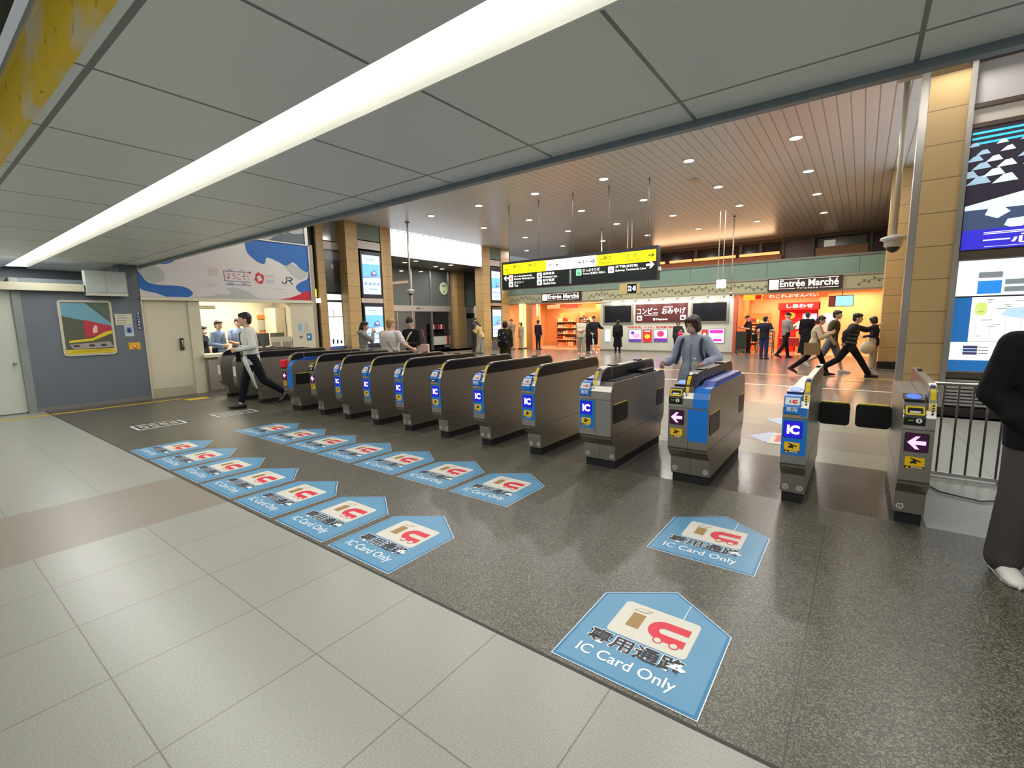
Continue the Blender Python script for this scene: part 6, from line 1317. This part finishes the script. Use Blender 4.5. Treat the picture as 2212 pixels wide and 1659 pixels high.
# ---- by the left shop
t, hv, M, Q = person('person in a beige jacket with a dark cross strap in the left shop bay', -14.85, 19.9, -80, 1.60, ('jacket', (150, 134, 112), 'long', -.16), ('trousers', (176, 166, 146), .03), ('short', (34, 28, 26)), ((0, 0, 0), (0, 0, 0)), {'L': (-.05, .24, .95)}, 0, (0, -20), vox=.012)
strap(t, M, [Q['C'](.47, .03, -.07), Q['C'](.36, .15, -.02), Q['C'](.15, .15, .1), Q['C'](-.02, .13, .17)], .014, mat('strap_black', (18, 18, 20), .7), 'bag_strap')
person('short person in a pale top half hidden beside the yellow light column', -14.55, 20.35, -100, 1.43, ('shirt', (186, 160, 140), 'long', -.14), ('trousers', (190, 178, 158), .03), ('bob', (60, 44, 36)), fem=True, vox=.012)
person('person in a navy jacket and trousers seen from behind before the left shop shelves', -13.48, 20.35, 84, 1.53, ('jacket', (34, 34, 50), 'long', -.14), ('trousers', (36, 30, 46)), ('short', (22, 20, 20)), vox=.012)
person('person in a cream hoodie and grey wide trousers with folded arms near the left shop', -9.85, 18.3, -60, 1.62, ('hoodie', (206, 200, 176), 'long', -.14, .02), ('trousers', (150, 148, 142), .03), ('tied', (48, 36, 32)), ((6, 2, 0), (-6, 4, 0)), {'R': (-.02, .24, 1.05), 'L': (.04, .26, 1.02)}, 0, (0, -30), (214, 210, 204), True, vox=.012)
person('person all in black standing behind the cream hoodie, near the left shop wall', -10.5, 20.2, 60, 1.50, ('jacket', (28, 26, 30), 'long', -.2), ('trousers', (30, 28, 34)), ('long', (26, 22, 22)), fem=True, vox=.012)
t, hv, M, Q = person('person in a black track jacket with white sleeve stripes and black shorts', -9.48, 18.75, -48, 1.66, ('jacket', (34, 34, 38), 'long', -.2, .02), ('shorts', (26, 26, 28), .04), ('cap', (40, 30, 34)), ((4, 0, 0), (-6, 2, 0)), {'R': (.18, .2, .92), 'L': (-.42, .05, 1.1)}, 0, (0, 0), (206, 204, 198), wide=1.05, vox=.012)
for s, key in ((-1, 'L'), (1, 'R')):
    el, wr = hv[key][0], hv[key][1]; o_ = Vector((.0, 0, .055)); strap(t, M, [M @ (Q['sh'][s]+Vector((s*.03, 0, .07))), M @ (Q['sh'][s]+Vector((s*.075, 0, .02))), el+Vector((0, 0, .045)), wr.lerp(el, .15)+Vector((0, 0, .045))], .011, WHITE, 'sleeve_stripe')
umbrella('white folded umbrella leaning on the floor before the black track jacket', hv['R'][2], (-9.28, 18.45, .02), (214, 212, 206))
t, hv, M, Q = person('person in a long black coat with a black backpack facing the white kiosk wall', -8.72, 19.6, 112, 1.47, ('coat', (24, 23, 28), 'long', -.62, .02), ('trousers', (24, 23, 28)), ('long', (30, 24, 24)), fem=True, vox=.012)
backpack('black backpack on the long black coat by the kiosk wall', M, (26, 26, 30), (.0, -.22, 1.02), .3, .4, .16)
t, hv, M, Q = person('person in a black and white patterned top standing behind the woman in blue', -6.12, 19.75, -70, 1.40, ('blouse', (50, 52, 52), 'long', -.14), ('trousers', (24, 24, 28), .02), ('bob', (36, 28, 24)), ((0, 0, 0), (0, 0, 0)), {'L': (-.14, .28, .98)}, 0, (-8, -10), fem=True, vox=.012)
b = thing('gift_bag', 'pink and red gift bag held by the person in the patterned top', 'bag', hv['L'][2]-Vector((0, 0, .3)), .3); MB().box(-.1, -.05, 0, .1, .05, .24, mat('bag_pinkish', (226, 90, 130), .4)).build('bag_body', b); MB().box(-.1, -.052, .06, .1, .052, .16, RED).build('band', b); MB().tube([(-.05, 0, .24), (-.03, 0, .3), (.03, 0, .3), (.05, 0, .24)], .004, WHITE, 5).build('handle', b)
# ---- by the right shop
t, hv, M, Q = person('shop assistant in black beside the dark green bin at the right shop', -3.72, 21.35, -150, 1.56, ('shirt', (40, 34, 36), 'short', -.16), ('trousers', (36, 30, 32)), ('cap', (60, 40, 36)), ((0, 0, 0), (0, 0, 0)), {'R': (.15, .3, 1.05), 'L': (-.15, .3, 1.05)}, 4, (-14, 0), vox=.012)
t, hv, M, Q = person('person in a navy polo and blue jeans seen from behind before the right shop', -2.72, 18.5, 78, 1.51, ('shirt', (36, 38, 50), 'short', -.14, .01), ('trousers', (44, 56, 104), .005), ('short', (24, 22, 22)), ((0, 0, 0), (0, 0, 0)), {'R': (.28, .12, .95), 'L': (-.34, .05, .9)}, 0, (0, 10), (40, 36, 34), vox=.012)
b = thing('hand_bag', 'dark bag hanging at the left side of the person in the navy polo', 'bag', (-3.02, 18.45, .62), 1.4); bb = MB(); bb.rbox(-.13, -.05, 0, .13, .05, .26, cloth(BLK), .03, 1); bb.build('pouch', b); MB().tube([(-.08, 0, .25), (-.05, 0, .36), (.05, 0, .36), (.08, 0, .25)], .008, cloth(BLK), 6).build('handle', b)
person('person in a grey shirt and black trousers stepping past the right shop entrance', -2.16, 19.35, 40, 1.65, ('shirt', (140, 134, 128), 'long', -.08), ('trousers', (26, 24, 26)), ('cap', (40, 36, 56)), ((14, 4, 0), (-14, 24, -22)), {'R': (.1, .26, 1.12)}, 2, (-10, 0), (24, 22, 24), vox=.012)
person('person in a long black dress seen from behind before the red stall', -1.6, 20.25, 86, 1.64, ('dress', (24, 22, 28), 'long', -.78, .03), ('trousers', (24, 22, 28)), ('short', (70, 56, 48)), shoes=(190, 160, 130), fem=True, vox=.012)
t, hv, M, Q = person('person in a beige sweater and black trousers walking right, leftmost of the walking group', -.92, 13.92, 2, 1.56, ('sweater', (190, 176, 146), 'long', -.16, .015), ('trousers', (22, 21, 25)), ('tied', (44, 34, 32)), ((24, 4, 4), (-24, 26, -30)), {'R': (.14, .32, 1.05), 'L': (-.12, .34, 1.08)}, 8, (-10, 0), (22, 21, 24), True, vox=.011)
b = thing('shoulder_bag', 'flat brown shoulder bag on the hip of the beige sweater walker', 'bag', Q['C'](-.12, -.02, .24), math.radians(10)); bb = MB(); bb.rbox(-.17, -.04, -.16, .17, .04, .14, cloth((140, 118, 84)), .03, 1); bb.build('pouch', b); MB().tube([(-.14, 0, .13), (-.06, 0, .4), (.06, 0, .4), (.14, 0, .13)], .009, cloth((60, 50, 40)), 6).build('handle', b, True)
person('person in an olive t-shirt and grey shorts walking right between two other walkers', -.60, 14.75, -4, 1.67, ('shirt', (74, 70, 46), 'short', -.18, .01), ('shorts', (112, 116, 124), .03), ('short', (40, 32, 30)), ((20, 6, 2), (-26, 34, -34)), {'R': (.22, .05, .84)}, 5, (0, 0), (206, 200, 190), vox=.011)
t, hv, M, Q = person('person in a black and grey striped sweater striding right with an arm stretched forward', -.20, 13.92, 4, 1.66, ('sweater', (46, 46, 54), 'long', -.16, .015), ('trousers', (22, 22, 27), .01), ('mop', (24, 22, 22)), ((32, 4, 2), (-30, 26, -30)), {'L': (-.10, .52, 1.24), 'R': (.24, -.14, .86)}, 8, (-4, 0), (20, 20, 22), vox=.011)
for i in range(4):
    q = .05+.1*i; rx, ry = .19, .132; pts = []
    for a in range(25): w_ = 2*math.pi*a/24; pts.append(Q['C'](q, ry*math.sin(w_), rx*math.cos(w_)))
    strap(t, M, pts, .016, cloth((104, 104, 112)), 'knit_stripe')
t, hv, M, Q = person('person in a navy top holding a white bag, back against the far right pillar', .30, 16.05, 165, 1.45, ('sweater', (36, 34, 48), 'long', -.16), ('trousers', (176, 164, 146), .02), ('bob', (28, 24, 24)), ((0, 0, 0), (0, 0, 0)), {'R': (.16, .2, .9), 'L': (-.16, .2, .9)}, 2, (-14, 0), (214, 210, 204), True, vox=.012)
b = thing('shopping_bag', 'round white cloth bag held by the person at the far right pillar', 'bag', (.16, 15.82, .45), .6); bb = MB(); bb.ell((0, 0, .16), (.19, .1, .17), cloth((206, 196, 170)), 16, 10); bb.ell((0, 0, .27), (.12, .07, .08), cloth((206, 196, 170)), 12, 8); child('pouch', remesh(bb, 'pouch', .012, 3), b); MB().tube([(-.07, 0, .3), (-.04, 0, .44), (.04, 0, .44), (.07, 0, .3)], .01, cloth((206, 196, 170)), 6).build('handle', b, True)
# ---- woman in the wide passage
BLC = (178, 187, 208)
t, hv, M, Q = person('person in a grey-blue striped blouse tapping a card at the wide gate, bottle in hand', -1.62, 5.86, -88, 1.535, ('blouse', BLC, 'long', -.22, .018), ('skirt', (170, 178, 198), .02), ('bob', (58, 36, 28)), ((0, 0, 0), (10, 4, 0)), {'R': (.30, .16, .95, Vector((.4, -.3, -.9))), 'L': (-.16, .22, .955, Vector((-.8, -.3, -.6)))}, 2, (-16, 22), (150, 130, 120), True, (216, 172, 146), mask=(222, 190, 180), fing=.75, vox=.007, wide=.92)
sb_ = mat('strap_navy', (44, 50, 70), .7)
for s in (-1, 1): strap(t, M, [Q['C'](.28, -.12, s*.15), Q['C'](.44, -.06, s*.125), Q['C'](.475, .03, s*.12), Q['C'](.42, .125, s*.125), Q['C'](.3, .165, s*.135), Q['C'](.2, .15, s*.165), Q['C'](.12, .03, s*.21)], .017, sb_, 'backpack_strap')
e = MB(); e.ell(M.inverted() @ Q['H'](-.082, -.004, -.02), (.008, .012, .018), WHITE, 10, 7); e.build('earphone', t, True)
inv = M.inverted()
mb = MB(); mb.tube([inv @ Q['C'](.40, .125, 0), inv @ Q['C'](.3, .165, 0), inv @ Q['C'](.2, .158, 0), inv @ Q['C'](.05, .158, 0)], .006, cloth((120, 130, 156)), 6); mb.build('button_placket', t, True)
for key in ('L', 'R'): el, wr = inv @ hv[key][0], inv @ hv[key][1]; mb = MB(); mb.tube([wr.lerp(el, .12), wr.lerp(el, .02)], .034, cloth((196, 200, 208)), 12); mb.build('cuff', t, True)
backpack('navy backpack on the back of the woman in the grey-blue blouse', M, (44, 50, 70), (.0, -.22, 1.0), .28, .4, .15)
pb = hv['L'][2]
t = thing('bottle', 'clear drink bottle with a white cap in the hand of the woman in blue', 'bottle', (pb.x, pb.y-.03, pb.z-.09)); mb = MB(); mb.lathe([(.02, 0), (.03, .01), (.031, .12), (.022, .15), (.013, .165), (.013, .175)], mat('clear_bottle', (200, 210, 204), .1, alpha=.55), seg=16); mb.build('bottle_body', t, True); MB().lathe([(.016, .172), (.016, .195), (.012, .2)], WHITE, seg=14).build('cap', t, True)
# ---- person cut by the right edge
t, hv, M, Q = person('person in a black jacket, baggy grey trousers and white sneakers at the right edge', .86, 3.66, -72, 1.66, ('jacket', (16, 16, 18), 'long', -.14, .02), ('trousers', (74, 68, 64), .035), ('short', (24, 22, 22)), ((0, 0, 0), (-4, 4, 0)), {'R': (.15, .09, .88), 'L': (-.15, .09, .88)}, shoes=(222, 220, 212), wide=1.12, vox=.008)
